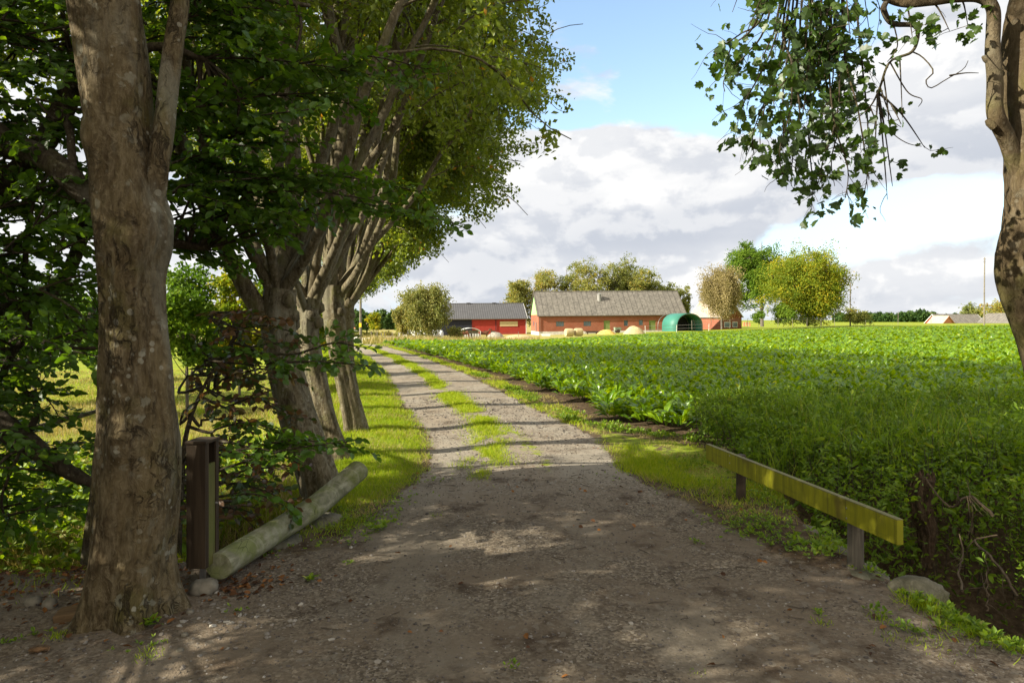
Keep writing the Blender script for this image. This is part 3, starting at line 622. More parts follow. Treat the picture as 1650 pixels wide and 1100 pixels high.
def bl(pts, r0, r1, n=40, ns=10): 
    P = smooth_path([W(u, v, y)-bR for u, v, y in pts], n); B.tube(P, np.linspace(r0, r1, n), ns, mi=0 if r0 > .03 else 1, disp=lambda th, z: .06*r0*np.sin(3*th+z*15)); return P
main = bl([(1650, 300, 4.3), (1622, 225, 4.25), (1605, 185, 4.2), (1603, 140, 4.2), (1600, 90, 4.2), (1601, 45, 4.2), (1598, 12, 4.2), (1578, -4, 4.2), (1540, -4, 4.2), (1500, 2, 4.2), (1450, 4, 4.25), (1400, -20, 4.3), (1300, -70, 4.4), (1200, -110, 4.6)], .052, .018, 90, 16)
k0 = W(1596, 100, 4.2)-bR
for u, v, r in ((1588, 95, .018), (1594, 198, .022), (1628, 30, .02)): 
    k0 = W(u, v, 4.2)-bR; B.tube([k0+np.array((.03, 0, -.03)), k0, k0+np.array((-.02, 0, .015))], [r, r, r*.4], 8)
tw = []
def dr_(pts, r0=.010, n=26): P = bl(pts, r0, .0022, n, 5); tw.append(P); return P
dr_([(1430, 0, 4.25), (1424, 15, 4.2), (1438, 38, 4.2), (1474, 42, 4.2), (1478, 62, 4.2), (1468, 85, 4.2), (1434, 100, 4.2), (1418, 140, 4.2), (1402, 172, 4.2), (1372, 198, 4.2)], .020, 50)
bare = [[(1468, 83, 4.2), (1486, 92, 4.2), (1504, 115, 4.15), (1492, 130, 4.1), (1500, 142, 4.1), (1525, 128, 4.1), (1552, 112, 4.1), (1560, 98, 4.1)], [(1530, 122, 4.1), (1555, 118, 4.1), (1577, 118, 4.1)],
        [(1450, 95, 4.2), (1452, 140, 4.2), (1454, 190, 4.2)], [(1434, 100, 4.2), (1462, 148, 4.2), (1485, 160, 4.2), (1480, 172, 4.2)], [(1424, 125, 4.2), (1430, 170, 4.2), (1436, 210, 4.2), (1460, 230, 4.2), (1485, 236, 4.2)],
        [(1440, 40, 4.2), (1446, 75, 4.2), (1430, 100, 4.2)], [(1402, 172, 4.2), (1410, 200, 4.2), (1398, 235, 4.2)], [(1418, 140, 4.2), (1436, 190, 4.2), (1452, 205, 4.2)]]
for b in bare: bl(b, .0055, .002, 20, 4)
ends = [(1152, 92), (1165, 125), (1168, 148), (1188, 205), (1215, 250), (1232, 262), (1262, 285), (1275, 300), (1308, 338), (1330, 320), (1345, 300), (1362, 318), (1392, 315), (1400, 290), (1430, 322), (1438, 300), (1410, 240), (1490, 238), (1452, 200), (1345, 240), (1300, 270), (1250, 180), (1290, 200), (1200, 60), (1225, 110), (1320, 140), (1360, 170), (1245, 60), (1300, 60), (1340, 90), (1370, 60), (1180, 20), (1220, 10), (1290, 10), (1400, 45), (1470, 60), (1530, 50), (1560, 45), (1420, 20), (1380, 110), (1300, 120), (1260, 240), (1330, 220), (1280, 150)]
for (u, v) in ends:
    y = rg.uniform(3.9, 4.7); top = (rg.uniform(.25, .6)*(u-1330)+1330, -90-rg.uniform(0, 60))
    if u in (1410, 1490, 1452, 1438, 1430): top = (1415, 150)
    elif u > 1440: top = (u-rg.uniform(10, 40), -4)
    if v < 80 or top[1] == 150: ctrl = [(top[0], top[1], 4.4), ((top[0]+u)/2, (top[1]+v)/2-10, (4.4+y)/2), (u, v, y)]
    else: ctrl = [(top[0], top[1], 4.4), (top[0]*.6+u*.4+rg.uniform(-15, 15), v*.25, 4.35), (top[0]*.3+u*.7+rg.uniform(-15, 15), v*.6, y), (u+rg.uniform(-8, 8), v*.85, y), (u, v, y)]
    P = dr_(ctrl, .008); sparse = .35 if u > 1405 else 1.0
    if u in (1410, 1490, 1452, 1438, 1430): sparse = .16
    ln = np.linalg.norm(np.diff(P, axis=0), axis=1).sum(); c = int(ln*6.5*sparse)
    for j in range(int(ln*4.6*sparse)+1):
        p, d, _ = along(P, rg.uniform(.15 if sparse > .5 else .7, .97)); T = curve(rg, p, side_dir(rg, d, R(rg.uniform(40, 80))), rg.uniform(.10, .30), 6, .22, (0, 0, -.5)); B.tube(T, np.linspace(.003, .001, 7), 3, mi=1, cap=False)
        k = rg.integers(2, 7); f_ = rg.uniform(.3, 1, k)*5.99; ps = T[f_.astype(int)]+rg.normal(size=(k, 3))*.03; ll = rg.uniform(.026, .080, k)
        L.tmpl(*LEAFL, ps, norm(rg.normal(size=(k, 3))+np.array((0, 0, -.6))), rdir(rg, k, .4), ll, ll*rg.uniform(.7, 1.0, k), rg.beta(2, 2.4, k)*.95+(rg.random(k) > .99)*.05)
    for j in range(c):
        t_ = rg.uniform(.12 if sparse == 1 else .5, 1); 
        if sparse < .2: t_ = rg.uniform(.88, 1)
        p, d, _ = along(P, t_)
        s_ = side_dir(rg, d, R(rg.uniform(40, 90)))*rg.uniform(.03, .13); q = p+s_+np.array((0, 0, -.02)); B.tube([p, (p+q)/2+np.array((0, 0, .008)), q], [.0018, .0014, .001], 3, mi=1, cap=False)
        k = rg.integers(1, 4); ps = q+rg.normal(size=(k, 3))*.028; ll = rg.uniform(.034, .078, k)
        L.tmpl(*LEAFL, ps, norm(rg.normal(size=(k, 3))+np.array((0, 0, -.7))), rdir(rg, k, .5), ll, ll*.95, rg.beta(2, 2.4, k)*.95+(rg.random(k) > .99)*.05)
for c in [(1562, 45), (1556, 58), (1575, 40), (1553, 30), (1480, 20), (1530, 10), (1500, 30), (1450, 30), (1425, 30), (1515, 48), (1470, 55), (1410, 60), (1590, 20), (1435, 75), (1400, 95), (1495, 60)]:
    ps = W(c[0], c[1], 4.2)-bR+rg.normal(size=(4, 3))*.03; L.tmpl(*LEAFL, ps, rdir(rg, 4, -.6), rdir(rg, 4, .4), .055, .05, rg.random(4)*.8)
limbs_up(B, L, tp[-1], [(.6, .2, 1), (0, .8, 1), (-.2, -.6, 1), (.9, -.3, .6)], rg, .06, 3.0, .075, LEAF6)
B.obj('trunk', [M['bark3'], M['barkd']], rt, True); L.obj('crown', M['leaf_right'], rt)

# ------------------------------------------------------------------ ground cover
rg = np.random.default_rng(101)
def G(x, y): return height(x, y)
def vis(x, y, mg=1.0): return (y > 1.5) & (np.abs(x) < .80*y+mg)
def blades(B, x, y, h, wd, rnd, lean=.35, mi=0):
    n = len(x); z = G(x, y)-.004; ax = norm(np.stack([rg.normal(size=n)*lean, rg.normal(size=n)*lean, np.ones(n)], -1)); nr = rdir(rg, n); nr[:, 2] *= .2
    B.tmpl(*BLADE, np.stack([x, y, z], -1), ax, norm(nr), h, wd, rnd, mi)
def patchy(x, y, sc, s, lo, hi): return sst(lo, hi, fbm(x*sc, y*sc, s))
B = MB()
n = 190000; y = np.exp(rg.uniform(np.log(5.0), np.log(42), n)); xl = row_x(y)-.9; xr = road_c(y)-road_w(y)*.93; x = xl+(xr-xl)*rg.random(n)
tt = (road_c(y)-x)/road_w(y); keep = rg.random(n) < (.25+.75*patchy(x, y, 1.6, 40, .28, .5))*sst(.90, 1.2, tt+.22*(vn(x*4, y*4, 3)-.5))*sst(5.0, 6.6, y+.5*(vn(x*3, y*3, 8)))
x, y = x[keep], y[keep]; n = len(x); k_ = np.maximum(1, y/8)
blades(B, x, y, rg.uniform(.025, .075, n)*k_**.35, .0045*k_**.9, np.clip(rg.beta(2, 2.2, n)+.2*(vn(x*2, y*2, 6)-.5), 0, 1), .6)
n = 70000; y = np.exp(rg.uniform(np.log(6.4), np.log(44), n)); cx = road_c(y)-.10-.35*sst(12, 7, y); x = cx+rg.normal(size=n)*.12*(.6+.8*vn(y*1.3, y*0, 77))
keep = rg.random(n) < patchy(x, y*.7, 1.6, 61, .27, .44)*sst(6.4, 7.8, y); x, y = x[keep], y[keep]; n = len(x); k_ = np.maximum(1, y/8)
blades(B, x, y, rg.uniform(.02, .075, n)*k_**.3, .0045*k_**.9, rg.beta(2.4, 2, n), .6)
n = 190000; y = np.exp(rg.uniform(np.log(5.6), np.log(44), n)); xl = road_c(y)+road_w(y)*.9; xr = np.where(y < 9.2, 2.6, field_x(y)-.15); x = xl+(xr-xl)*rg.random(n)
tt = (x-road_c(y))/road_w(y); keep = (xr > xl) & (rg.random(n) < patchy(x, y, 1.3, 70, .36, .56)*sst(.92, 1.25, tt+.25*(vn(x*4, y*4, 3)-.5))*np.where((y > 8.9) & (y < 15), .5, 1)*sst(5.6, 7.4, y)*(1-.85*sst(.75, .30, xr-x)*(y > 9)))
x, y = x[keep], y[keep]; n = len(x); k_ = np.maximum(1, y/8)
blades(B, x, y, rg.uniform(.03, .09, n)*k_**.3, .005*k_**.9, rg.beta(2.6, 2, n), .55)
n = 60000; y = np.exp(rg.uniform(np.log(5.4), np.log(30), n)); sd = rg.random(n) < .6; x = np.where(sd, row_x(y)-.4+rg.random(n)*1.5, road_c(y)+road_w(y)+rg.random(n)*1.3)
kp = (sd | (y < 9.2) | (x < field_x(y)+.1)) & (np.abs(x-road_c(y)) > road_w(y)*.98) & (rg.random(n) < patchy(x, y, 2.6, 140, .42, .56)) & ((x < 2.5)); x, y = x[kp], y[kp]; k_ = np.maximum(1, y/8)
blades(B, x, y, rg.uniform(.02, .08, len(x)), .0045*k_**.9, rg.random(len(x)), .7, 1)
tag(B.obj('grass', [M['grass'], M['straw']]), 'short sunlit grass on the verges and down the middle of the track', 'grass', None, 'stuff')
B = MB()                                                              # tall meadow grass left of the row
n = 90000; y = np.exp(rg.uniform(np.log(5.0), np.log(30), n)); x = row_x(y)-.15-rg.random(n)**.8*(1+y*.55)
keep = vis(x, y) & (rg.random(n) < patchy(x, y, .9, 90, .25, .55)*sst(4.7, 6.0, y)); x, y = x[keep], y[keep]; n = len(x); k_ = np.maximum(1, y/8)
blades(B, x, y, rg.uniform(.08, .30, n)*(1-.6*sst(9, 20, y)), .006*k_, rg.random(n), .45, (0))
tag(B.obj('meadow_grass', M['straw']), 'tall pale meadow grass on the bank left of the trees', 'grass', None, 'stuff')
B = MB()
n = 60000; y = np.exp(rg.uniform(np.log(4.7), np.log(24), n)); x = row_x(y)-.15-rg.random(n)*(1+y*.6)
keep = vis(x, y) & (rg.random(n) < patchy(x, y, 1.1, 93, .3, .6)); x, y = x[keep], y[keep]; n = len(x); k_ = np.maximum(1, y/8)
blades(B, x, y, rg.uniform(.06, .22, n)*(1-.5*sst(9, 20, y)), .007*k_, rg.random(n)*.85, .5)
tag(B.obj('bank_grass', M['grass']), 'bright green grass on the low bank left of the trees', 'grass', None, 'stuff')

def herb(B, x, y, z, size, nl, rnd0=0, mi=0, w=.55):
    """low broad-leaved plants"""
    n = len(x); 
    for q in range(nl):
        a = rg.uniform(0, 6.28, n); e = rg.uniform(.1, 1.2, n); ax = np.stack([np.cos(a)*np.cos(e), np.sin(a)*np.cos(e), np.sin(e)], -1)
        nr = norm(np.stack([-np.cos(a)*np.sin(e), -np.sin(a)*np.sin(e), np.cos(e)], -1)+rg.normal(size=(n, 3))*.3)
        s = size*rg.uniform(.6, 1.2, n); p = np.stack([x, y, z], -1)+ax*(s*.3)[:, None]
        B.tmpl(*LEAF6, p, ax, nr, s, s*w, np.clip(rg.beta(2, 2, n)+rnd0, 0, 1), mi)
B = MB()
def clump(cx, cy, r, k, size, hmax=.04, nl=5):
    x = cx+rg.normal(size=k)*r; y = cy+rg.normal(size=k)*r; herb(B, x, y, G(x, y)+rg.random(k)*hmax, size, nl)
for (u, v, r, k, s, hm) in [(1290, 880, .10, 40, .035, .05), (1215, 855, .14, 45, .025, .02), (1180, 830, .16, 60, .022, .02), (1330, 890, .10, 24, .045, .06), (1260, 850, .2, 60, .028, .03), (1230, 800, .22, 70, .03, .05), (1155, 790, .22, 70, .024, .02),
     (1490, 965, .07, 26, .035, .05), (1560, 1000, .09, 40, .04, .06), (1600, 1015, .10, 30, .04, .05), (1475, 958, .05, 16, .03, .03), (1400, 915, .06, 18, .03, .03), (1130, 775, .2, 60, .022, .02), (1340, 865, .09, 30, .04, .06),
     (612, 850, .05, 16, .04, .04), (600, 835, .1, 20, .025, .02), (655, 800, .15, 30, .02, .02), (240, 1003, .02, 6, .045, .02), (500, 932, .015, 4, .04, .03), (238, 1040, .05, 8, .02, .01), (40, 1020, .05, 9, .025, .01), (825, 1075, .03, 5, .02, .01), (560, 905, .03, 6, .02, .01),
     (1320, 985, .03, 7, .02, .01), (1415, 985, .03, 9, .03, .03), (1470, 1010, .05, 12, .03, .02), (1120, 870, .03, 8, .02, .01), (1640, 1035, .06, 14, .04, .03), (380, 980, .03, 6, .02, .01), (690, 770, .12, 22, .02, .01), (1050, 760, .25, 50, .02, .01)]:
    Y = CZ*F/(v-V0); clump((u-U0)/F*Y, Y, r, k, s, hm)
n = 5200; y = rg.uniform(4.9, 9.5, n); x = row_x(y)-.3-rg.random(n)**.7*5.5; kp = vis(x, y); x, y = x[kp], y[kp]
herb(B, x, y, G(x, y)+rg.random(len(x))*.28, .075, 5, .12, w=.75)
n = 1500; x = rg.uniform(1.45, 2.35, n); y = rg.uniform(4.6, 8.0, n); kp = rg.random(n) < patchy(x, y, 1.7, 33, .45, .6)*sst(1.4, 2.1, x); x, y = x[kp], y[kp]
herb(B, x, y, G(x, y)+rg.random(len(x))*.03, .026, 5)
n = 900; x = rg.uniform(-2.0, -.9, n); y = rg.uniform(4.6, 7.0, n); kp = rg.random(n) < patchy(x, y, 1.7, 34, .5, .6); x, y = x[kp], y[kp]
herb(B, x, y, G(x, y)+rg.random(len(x))*.02, .022, 4)
n = 2600; y = np.exp(rg.uniform(np.log(9), np.log(30), n)); x = field_x(y)-.1-rg.random(n)*.55; kp = rg.random(n) < patchy(x, y, 1.2, 35, .5, .6); x, y = x[kp], y[kp]
herb(B, x, y, G(x, y)+rg.random(len(x))*.05, .05, 5)
tag(B.obj('weeds', M['weed']), 'low broad-leaved weeds along the edges of the track and banks', 'weeds', None, 'stuff')
B = MB()                                                              # tufts by the right edge and here and there
for (u, v, r, k, h_) in [(1480, 965, .05, 160, .10), (1500, 975, .06, 200, .10), (1560, 1010, .08, 200, .09), (1620, 1010, .12, 260, .10), (1330, 880, .05, 90, .16), (95, 1018, .03, 60, .05), (240, 1050, .04, 70, .04), (1415, 990, .03, 50, .05), (1325, 1000, .03, 40, .04), (1440, 1020, .05, 60, .04), (1500, 1028, .08, 90, .04), (200, 935, .12, 160, .07), (90, 925, .2, 220, .06), (700, 830, .04, 30, .03), (1130, 1085, .03, 20, .02), (1240, 830, .1, 120, .07)]:
    Y = CZ*F/(v-V0); x = (u-U0)/F*Y+rg.normal(size=k)*r; y = Y+rg.normal(size=k)*r; blades(B, x, y, rg.uniform(.4, 1, k)*h_, .004, rg.random(k)*.8, .55)
tag(B.obj('grass_tufts', M['grass']), 'small green grass tufts at the shaded edges of the gravel', 'grass', None, 'stuff')

# ---- leaf litter and pebbles
B = MB()
n = 2600; x = rg.uniform(-3.6, -1.25, n); y = rg.uniform(3.0, 5.2, n); kp = rg.random(n) < np.clip(sst(-1.3, -2.0, x)*(.12+.9*np.exp(-((y-4.35)/.35)**2)), 0, 1); x, y = x[kp], y[kp]
x = np.concatenate([x, -1.65+rg.normal(size=130)*.16, rg.uniform(1.6, 2.6, 60), rg.uniform(-2.4, 2.4, 90), rg.uniform(-.5, 1.5, 60)]); y = np.concatenate([y, 4.15+rg.normal(size=130)*.10, rg.uniform(3.2, 7, 60), rg.uniform(2.9, 8, 90), rg.uniform(5, 12, 60)])
n = len(x); L_ = rg.uniform(.02, .055, n); a = rg.uniform(0, 6.28, n)
B.tmpl(*LEAF6, np.stack([x, y, G(x, y)+.006+rg.random(n)*.012], -1), norm(np.stack([np.cos(a), np.sin(a), rg.normal(size=n)*.25], -1)), rdir(rg, n, 2.2), L_, L_*.6, rg.random(n))
tag(B.obj('fallen_leaves', M['litter']), 'scattered brown and orange fallen leaves on the earth', 'leaves', None, 'stuff')
ico = []
_p = (1+5**.5)/2
IV = norm(np.array([(-1, _p, 0), (1, _p, 0), (-1, -_p, 0), (1, -_p, 0), (0, -1, _p), (0, 1, _p), (0, -1, -_p), (0, 1, -_p), (_p, 0, -1), (_p, 0, 1), (-_p, 0, -1), (-_p, 0, 1)], float))
IF = [(0, 11, 5), (0, 5, 1), (0, 1, 7), (0, 7, 10), (0, 10, 11), (1, 5, 9), (5, 11, 4), (11, 10, 2), (10, 7, 6), (7, 1, 8), (3, 9, 4), (3, 4, 2), (3, 2, 6), (3, 6, 8), (3, 8, 9), (4, 9, 5), (2, 4, 11), (6, 2, 10), (8, 6, 7), (9, 8, 1)]
def pebbles(B, x, y, s, rnd):
    n = len(x); c = np.stack([x, y, G(x, y)+s*.15], -1); d = IV[None]*(1+.25*rg.normal(size=(n, 12, 1)))*s[:, None, None]*np.stack([rg.uniform(.7, 1.3, n), rg.uniform(.7, 1.2, n), rg.uniform(.4, .75, n)], -1)[:, None]
    v = (c[:, None]+d).reshape(-1, 3); f = (np.array(IF)[None]+(np.arange(n)*12)[:, None, None]).reshape(-1, 3); B.add(v, f, np.repeat(rnd, 20))
mp, N = new_mat('pebbles'); a_ = N.n('ShaderNodeAttribute', attribute_name='rnd')
finish(N, N.ramp(a_.outputs['Fac'], [(0, (.05, .042, .036)), (.5, (.13, .11, .092)), (.85, (.22, .20, .17)), (1, (.46, .43, .37))]), .85)
B = MB(); n = 26000; y = np.exp(rg.uniform(np.log(2.7), np.log(14), n)); x = rg.uniform(-3.2, 2.6, n); tt = np.abs(x-road_c(y))/road_w(y)
kp = (rg.random(n) < np.where(y < 5, .9, 1-sst(.95, 1.2, tt))) & (np.abs(x) < .8*y); x, y = x[kp], y[kp]
pebbles(B, x, y, np.clip(rg.lognormal(-5.5, .45, len(x)), .002, .013)*np.maximum(1, y/6), rg.random(len(x))**1.3*.9)
x = np.concatenate([-1.5+rg.normal(size=60)*.35, rg.uniform(-2.6, 2.3, 40)]); y = np.concatenate([3.68+rg.normal(size=60)*.16, rg.uniform(2.9, 6, 40)])
pebbles(B, x, y, rg.uniform(.007, .017, 100), rg.uniform(.5, .95, 100))
tag(B.obj('gravel_stones', mp), 'loose stone chips lying on the track', 'gravel', None, 'stuff')
B = MB()
for i in range(170):
    y = rg.uniform(3, 8); x = rg.uniform(-1.6, 2.1); a = rg.uniform(0, 6.28); l = rg.uniform(.03, .14); p = np.array([(x+math.cos(a)*l*q+rg.normal()*.008, y+math.sin(a)*l*q+rg.normal()*.008, 0) for q in (0, .33, .66, 1)]); p[:, 2] = G(p[:, 0], p[:, 1])+.006
    B.tube(p, [.003, .0025, .002, .001], 4)
tag(B.obj('fallen_twigs', M['twig']), 'thin broken twigs scattered over the gravel', 'twigs', None, 'stuff')

# ---- beet field
B = MB(); 
def beets(B, x, y, nl, size, wd, el=(.5, 1.35)):
    n = len(x)
    for q in range(nl):
        a = rg.uniform(0, 6.28, n); e = rg.uniform(el[0], el[1], n)*(1-.25*(q % 3 == 0)); 
        ax = np.stack([np.cos(a)*np.cos(e), np.sin(a)*np.cos(e), np.sin(e)], -1); nr = norm(np.stack([-np.cos(a)*np.sin(e), -np.sin(a)*np.sin(e), np.cos(e)], -1)+rg.normal(size=(n, 3))*.25)
        s = size*rg.uniform(.7, 1.2, n); p = np.stack([x, y, G(x, y)+.02], -1)+rg.normal(size=(n, 3))*.02+ax*(s*.45)[:, None]
        B.tmpl(*BEET, p, ax, nr, s, wd*rg.uniform(.8, 1.2, n), np.clip(rg.beta(2, 2.4, n)+(rg.random(n) > .98)*.3, 0, 1))
gx, gy = np.meshgrid(np.arange(-12, 34, .36), np.arange(8.8, 36, .23)); x = (gx+rg.normal(size=gx.shape)*.07).ravel(); y = (gy+rg.normal(size=gx.shape)*.07).ravel()
kp = (x > field_x(y)+.12+.2*vn(y*1.5, 0*y, 4)) & (x < .8*y+4.5) & ((x < 3.0) | (y > 9.0)); x, y = x[kp], y[kp]
nr_ = y < 22; beets(B, x[nr_], y[nr_], 20, .24, .085); beets(B, x[~nr_], y[~nr_], 14, .27, .11)
gx, gy = np.meshgrid(np.arange(-16, 90, .62), np.arange(36, 104, .55)); x = (gx+rg.normal(size=gx.shape)*.18).ravel(); y = (gy+rg.normal(size=gx.shape)*.18).ravel()
kp = (x > field_x(y)+.1) & (x < .8*y+3); x, y = x[kp], y[kp]; beets(B, x, y, 10, .33, .20, (.15, 1.0))
tag(B.obj('beet_crop', M['beet']), 'dense green beet leaves covering the field right of the track', 'crop', None, 'stuff')

# ---- weedy bank in front of the field (right)
B = MB(); St = MB()
def bank_top(x, y): return .44+.36*fbm(x*1.5, y*1.5, 44)+.20*(vn(x*4, y*4, 45)-.5)-.50*sst(3.0, 2.35, x)*sst(7.6, 6.2, y)-.42*sst(6.5, 5.3, y)-.35*sst(5.4, 4.7, y)
def zt_ok(x, y): return (bank_top(x, y) > G(x, y)+.03)
n = 78000; x = rg.uniform(2.25, 9.5, n); y = rg.uniform(4.75, 9.6, n); kp = (x < .8*y+.6) & (x > 2.25+.35*vn(y*3, x*0, 8)+.25*sst(7, 5.6, y)) & (y > 4.95+.9*vn(x*2.3, 0*x, 5)) & (zt_ok(x, y)); x, y = x[kp], y[kp]; n = len(x)
zt = bank_top(x, y); zb = G(x, y); q = rg.random(n)**.45; edge = rg.random(n) < .3; q = np.where(edge, rg.random(n), q); z = zb+(zt-zb)*q+rg.normal(size=n)*.02
a = rg.uniform(0, 6.28, n); e = rg.uniform(-.4, 1.0, n); ax = np.stack([np.cos(a)*np.cos(e), np.sin(a)*np.cos(e), np.sin(e)], -1); s = rg.uniform(.022, .06, n)*(1+.8*(rg.random(n) > .85))
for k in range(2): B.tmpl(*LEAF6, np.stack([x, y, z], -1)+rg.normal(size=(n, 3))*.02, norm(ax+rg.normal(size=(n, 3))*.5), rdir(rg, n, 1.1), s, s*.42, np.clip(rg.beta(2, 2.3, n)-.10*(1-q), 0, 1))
n = 900; x = rg.uniform(2.4, 8.5, n); y = rg.uniform(5.8, 9.4, n); kp = x < .8*y+.6; x, y = x[kp], y[kp]
for i in range(len(x)):
    zt = float(bank_top(x[i], y[i])); zb = float(G(x[i], y[i])); St.tube([(x[i], y[i], zb), (x[i]+rg.normal()*.05, y[i]+rg.normal()*.05, (zb+zt)/2), (x[i]+rg.normal()*.08, y[i]+rg.normal()*.08, zt)], [.004, .003, .0015], 3, cap=False)
n = 5000; x = rg.uniform(2.35, 9, n); y = rg.uniform(5.6, 9.4, n); kp = (x < .8*y+.6) & (vn(x*1.7, y*1.7, 91) > .5); x, y = x[kp], y[kp]; n = len(x)
B.tmpl(*BLADE, np.stack([x, y, bank_top(x, y)-.18], -1), norm(np.stack([rg.normal(size=n)*.3, rg.normal(size=n)*.3, np.ones(n)], -1)), rdir(rg, n, -.2), rg.uniform(.2, .42, n), .008, rg.uniform(.3, 1, n))
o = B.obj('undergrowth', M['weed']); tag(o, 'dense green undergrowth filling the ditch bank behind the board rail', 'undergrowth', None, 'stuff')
o2 = St.obj('stems', M['twig'], o)

# ---- ditch: stump, dead sticks, stones
def rock(name, label, c, dims, seed, mat='stone', rz=0, group=None, sink=.35, k=20):
    B = MB(); th = np.linspace(0, 2*math.pi, k*2, endpoint=False); ph = np.linspace(.04, math.pi-.04, k)
    T, Pp = np.meshgrid(th, ph); d = np.stack([np.sin(Pp)*np.cos(T), np.sin(Pp)*np.sin(T), np.cos(Pp)], -1)
    r = 1+.5*(fbm(d[..., 0]*1.3+seed, d[..., 1]*1.3+d[..., 2]*1.1, seed)-.5)+.12*(fbm(d[..., 0]*4+seed, d[..., 2]*4+d[..., 1]*3, seed+3)-.5)
    d = np.sign(d)*np.abs(d)**.8; v = d*r[..., None]*np.array(dims)/2; v[..., 2] -= v[..., 2].min()*0
    i = np.arange(k-1)[:, None]*2*k; j = np.arange(2*k)[None]; f = np.stack([i+j, i+2*k+j, i+2*k+(j+1) % (2*k), i+(j+1) % (2*k)], -1).reshape(-1, 4)
    B.add(v.reshape(-1, 3), f); top = [(tuple(np.arange(2*k)))]
    n0 = B.n; B.v.append(np.array([v[0].mean(0), v[-1].mean(0)])); B.n += 2
    B._f(np.stack([np.full(2*k, n0), np.arange(2*k), (np.arange(2*k)+1) % (2*k)], -1), .5, 0); B._f(np.stack([np.full(2*k, n0+1), (np.arange(2*k)+1) % (2*k)+(k-1)*2*k, np.arange(2*k)+(k-1)*2*k], -1), .5, 0)
    o = B.obj(name, M[mat], None, True, (c[0], c[1], c[2]+dims[2]*(.5-sink))); o.rotation_euler = (0, 0, rz); tag(o, label, 'stone', group); return o
def g3(x, y, dz=0): return (x, y, float(height(x, y))+dz)
HG = 'stones of the culvert edge'
rock('boulder', 'rounded mossy boulder at the right edge of the gravel above the ditch', (2.42, 4.08, -.16), (.34, .30, .27), 3, 'stone_moss', .3, HG, .2)
rock('kerb_stone', 'long flat grey slab stone between the boulder and the near rail post', (2.30, 4.42, -.10), (.30, .48, .14), 8, 'stone_moss', -.35, HG, .4)
rock('kerb_stone', 'low flat stone right behind the near rail post', (2.28, 4.85, -.12), (.26, .40, .16), 12, 'stone_moss', .1, HG, .35)
rock('kerb_stone', 'big dark stone half buried under the board rail between its posts', (2.30, 5.35, -.16), (.3, .42, .22), 15, 'stone_moss', .4, HG, .4)
rock('kerb_stone', 'mossy stone under the middle of the fallen log', (-1.66, 5.05, -.20), (.30, .42, .26), 21, 'stone_moss', .3, HG, .2)
rock('kerb_stone', 'pale stone under the far half of the fallen log', (-1.50, 5.5, -.18), (.28, .40, .26), 25, 'stone_moss', .2, HG, .2)
rock('kerb_stone', 'lowest stone under the near half of the log', (-1.82, 4.72, -.26), (.28, .30, .24), 29, 'stone_moss', 0, HG, .2)
rock('stone', 'grey stone on its own at the left edge of the photo beside the leaves', g3(-2.72, 3.88), (.085, .07, .07), 31, k=10)
rock('stone', 'pale rounded stone just left of the wooden block', g3(-2.60, 3.84), (.075, .07, .085), 34, k=10)
rock('foot_stone', 'squat block of stone holding the foot of the box post', (-1.83, 4.06, -.01), (.16, .13, .10), 37, 'stone', .2, None, .3)
for (u, v, s, lab) in [(265, 985, .05, 'flat pebble at the foot of the old trunk, right of the roots'), (278, 976, .04, 'small pale stone nearest the old trunk'), (290, 970, .045, 'round stone in the middle of the row by the old trunk'), (297, 1018, .035, 'pale pebble out on the gravel in front of the old trunk'), (306, 982, .04, 'light stone at the right end of the row by the old trunk'), (290, 1043, .035, 'small white pebble nearest the camera on the left gravel')]:
    Y = CZ*F/(v-V0); rock('stone', lab, g3((u-U0)/F*Y, Y), (s, s*.9, s*.6), int(u), k=8, group='loose stones in front of the old trunk')
B = MB(); c = np.array((3.46, 5.72, -.46)); pts = smooth_path([(-.02, 0, 0), (.02, 0, .25), (-.03, .02, .5), (0, 0, .74)], 40)
B.tube(pts, np.interp(np.linspace(0, 1, 40), [0, .3, .7, 1], [.05, .055, .085, .075]), 36, disp=lambda th, z: .014*np.sin(7*th+z*9)+.012*np.sin(3*th+2)+.05*(fbm(th*3, z*2.5, 7)-.5)+.05*sst(.64, .74, z)*np.sin(3*th)*.5)
for q in range(9):
    a = q*.7; B.tube([(math.cos(a)*.055, math.sin(a)*.055, .70), (math.cos(a)*.06, math.sin(a)*.06, .73+.05*(q % 3)/2), (math.cos(a)*.055, math.sin(a)*.055, .75+.05*(q % 3)/2)], [.022, .015, .003], 5)
o = B.obj('stump', bark_mat('bark_stump', (.045, .03, .018), (.095, .062, .036), (.17, .115, .07), 1.8, .2, .1, 1.0, .02), None, True, tuple(c)); tag(o, 'broken reddish-brown tree stump standing in the undergrowth of the right ditch', 'stump')
ms = plain('dead_stick', (.085, .062, .038), .9, .3, 20)
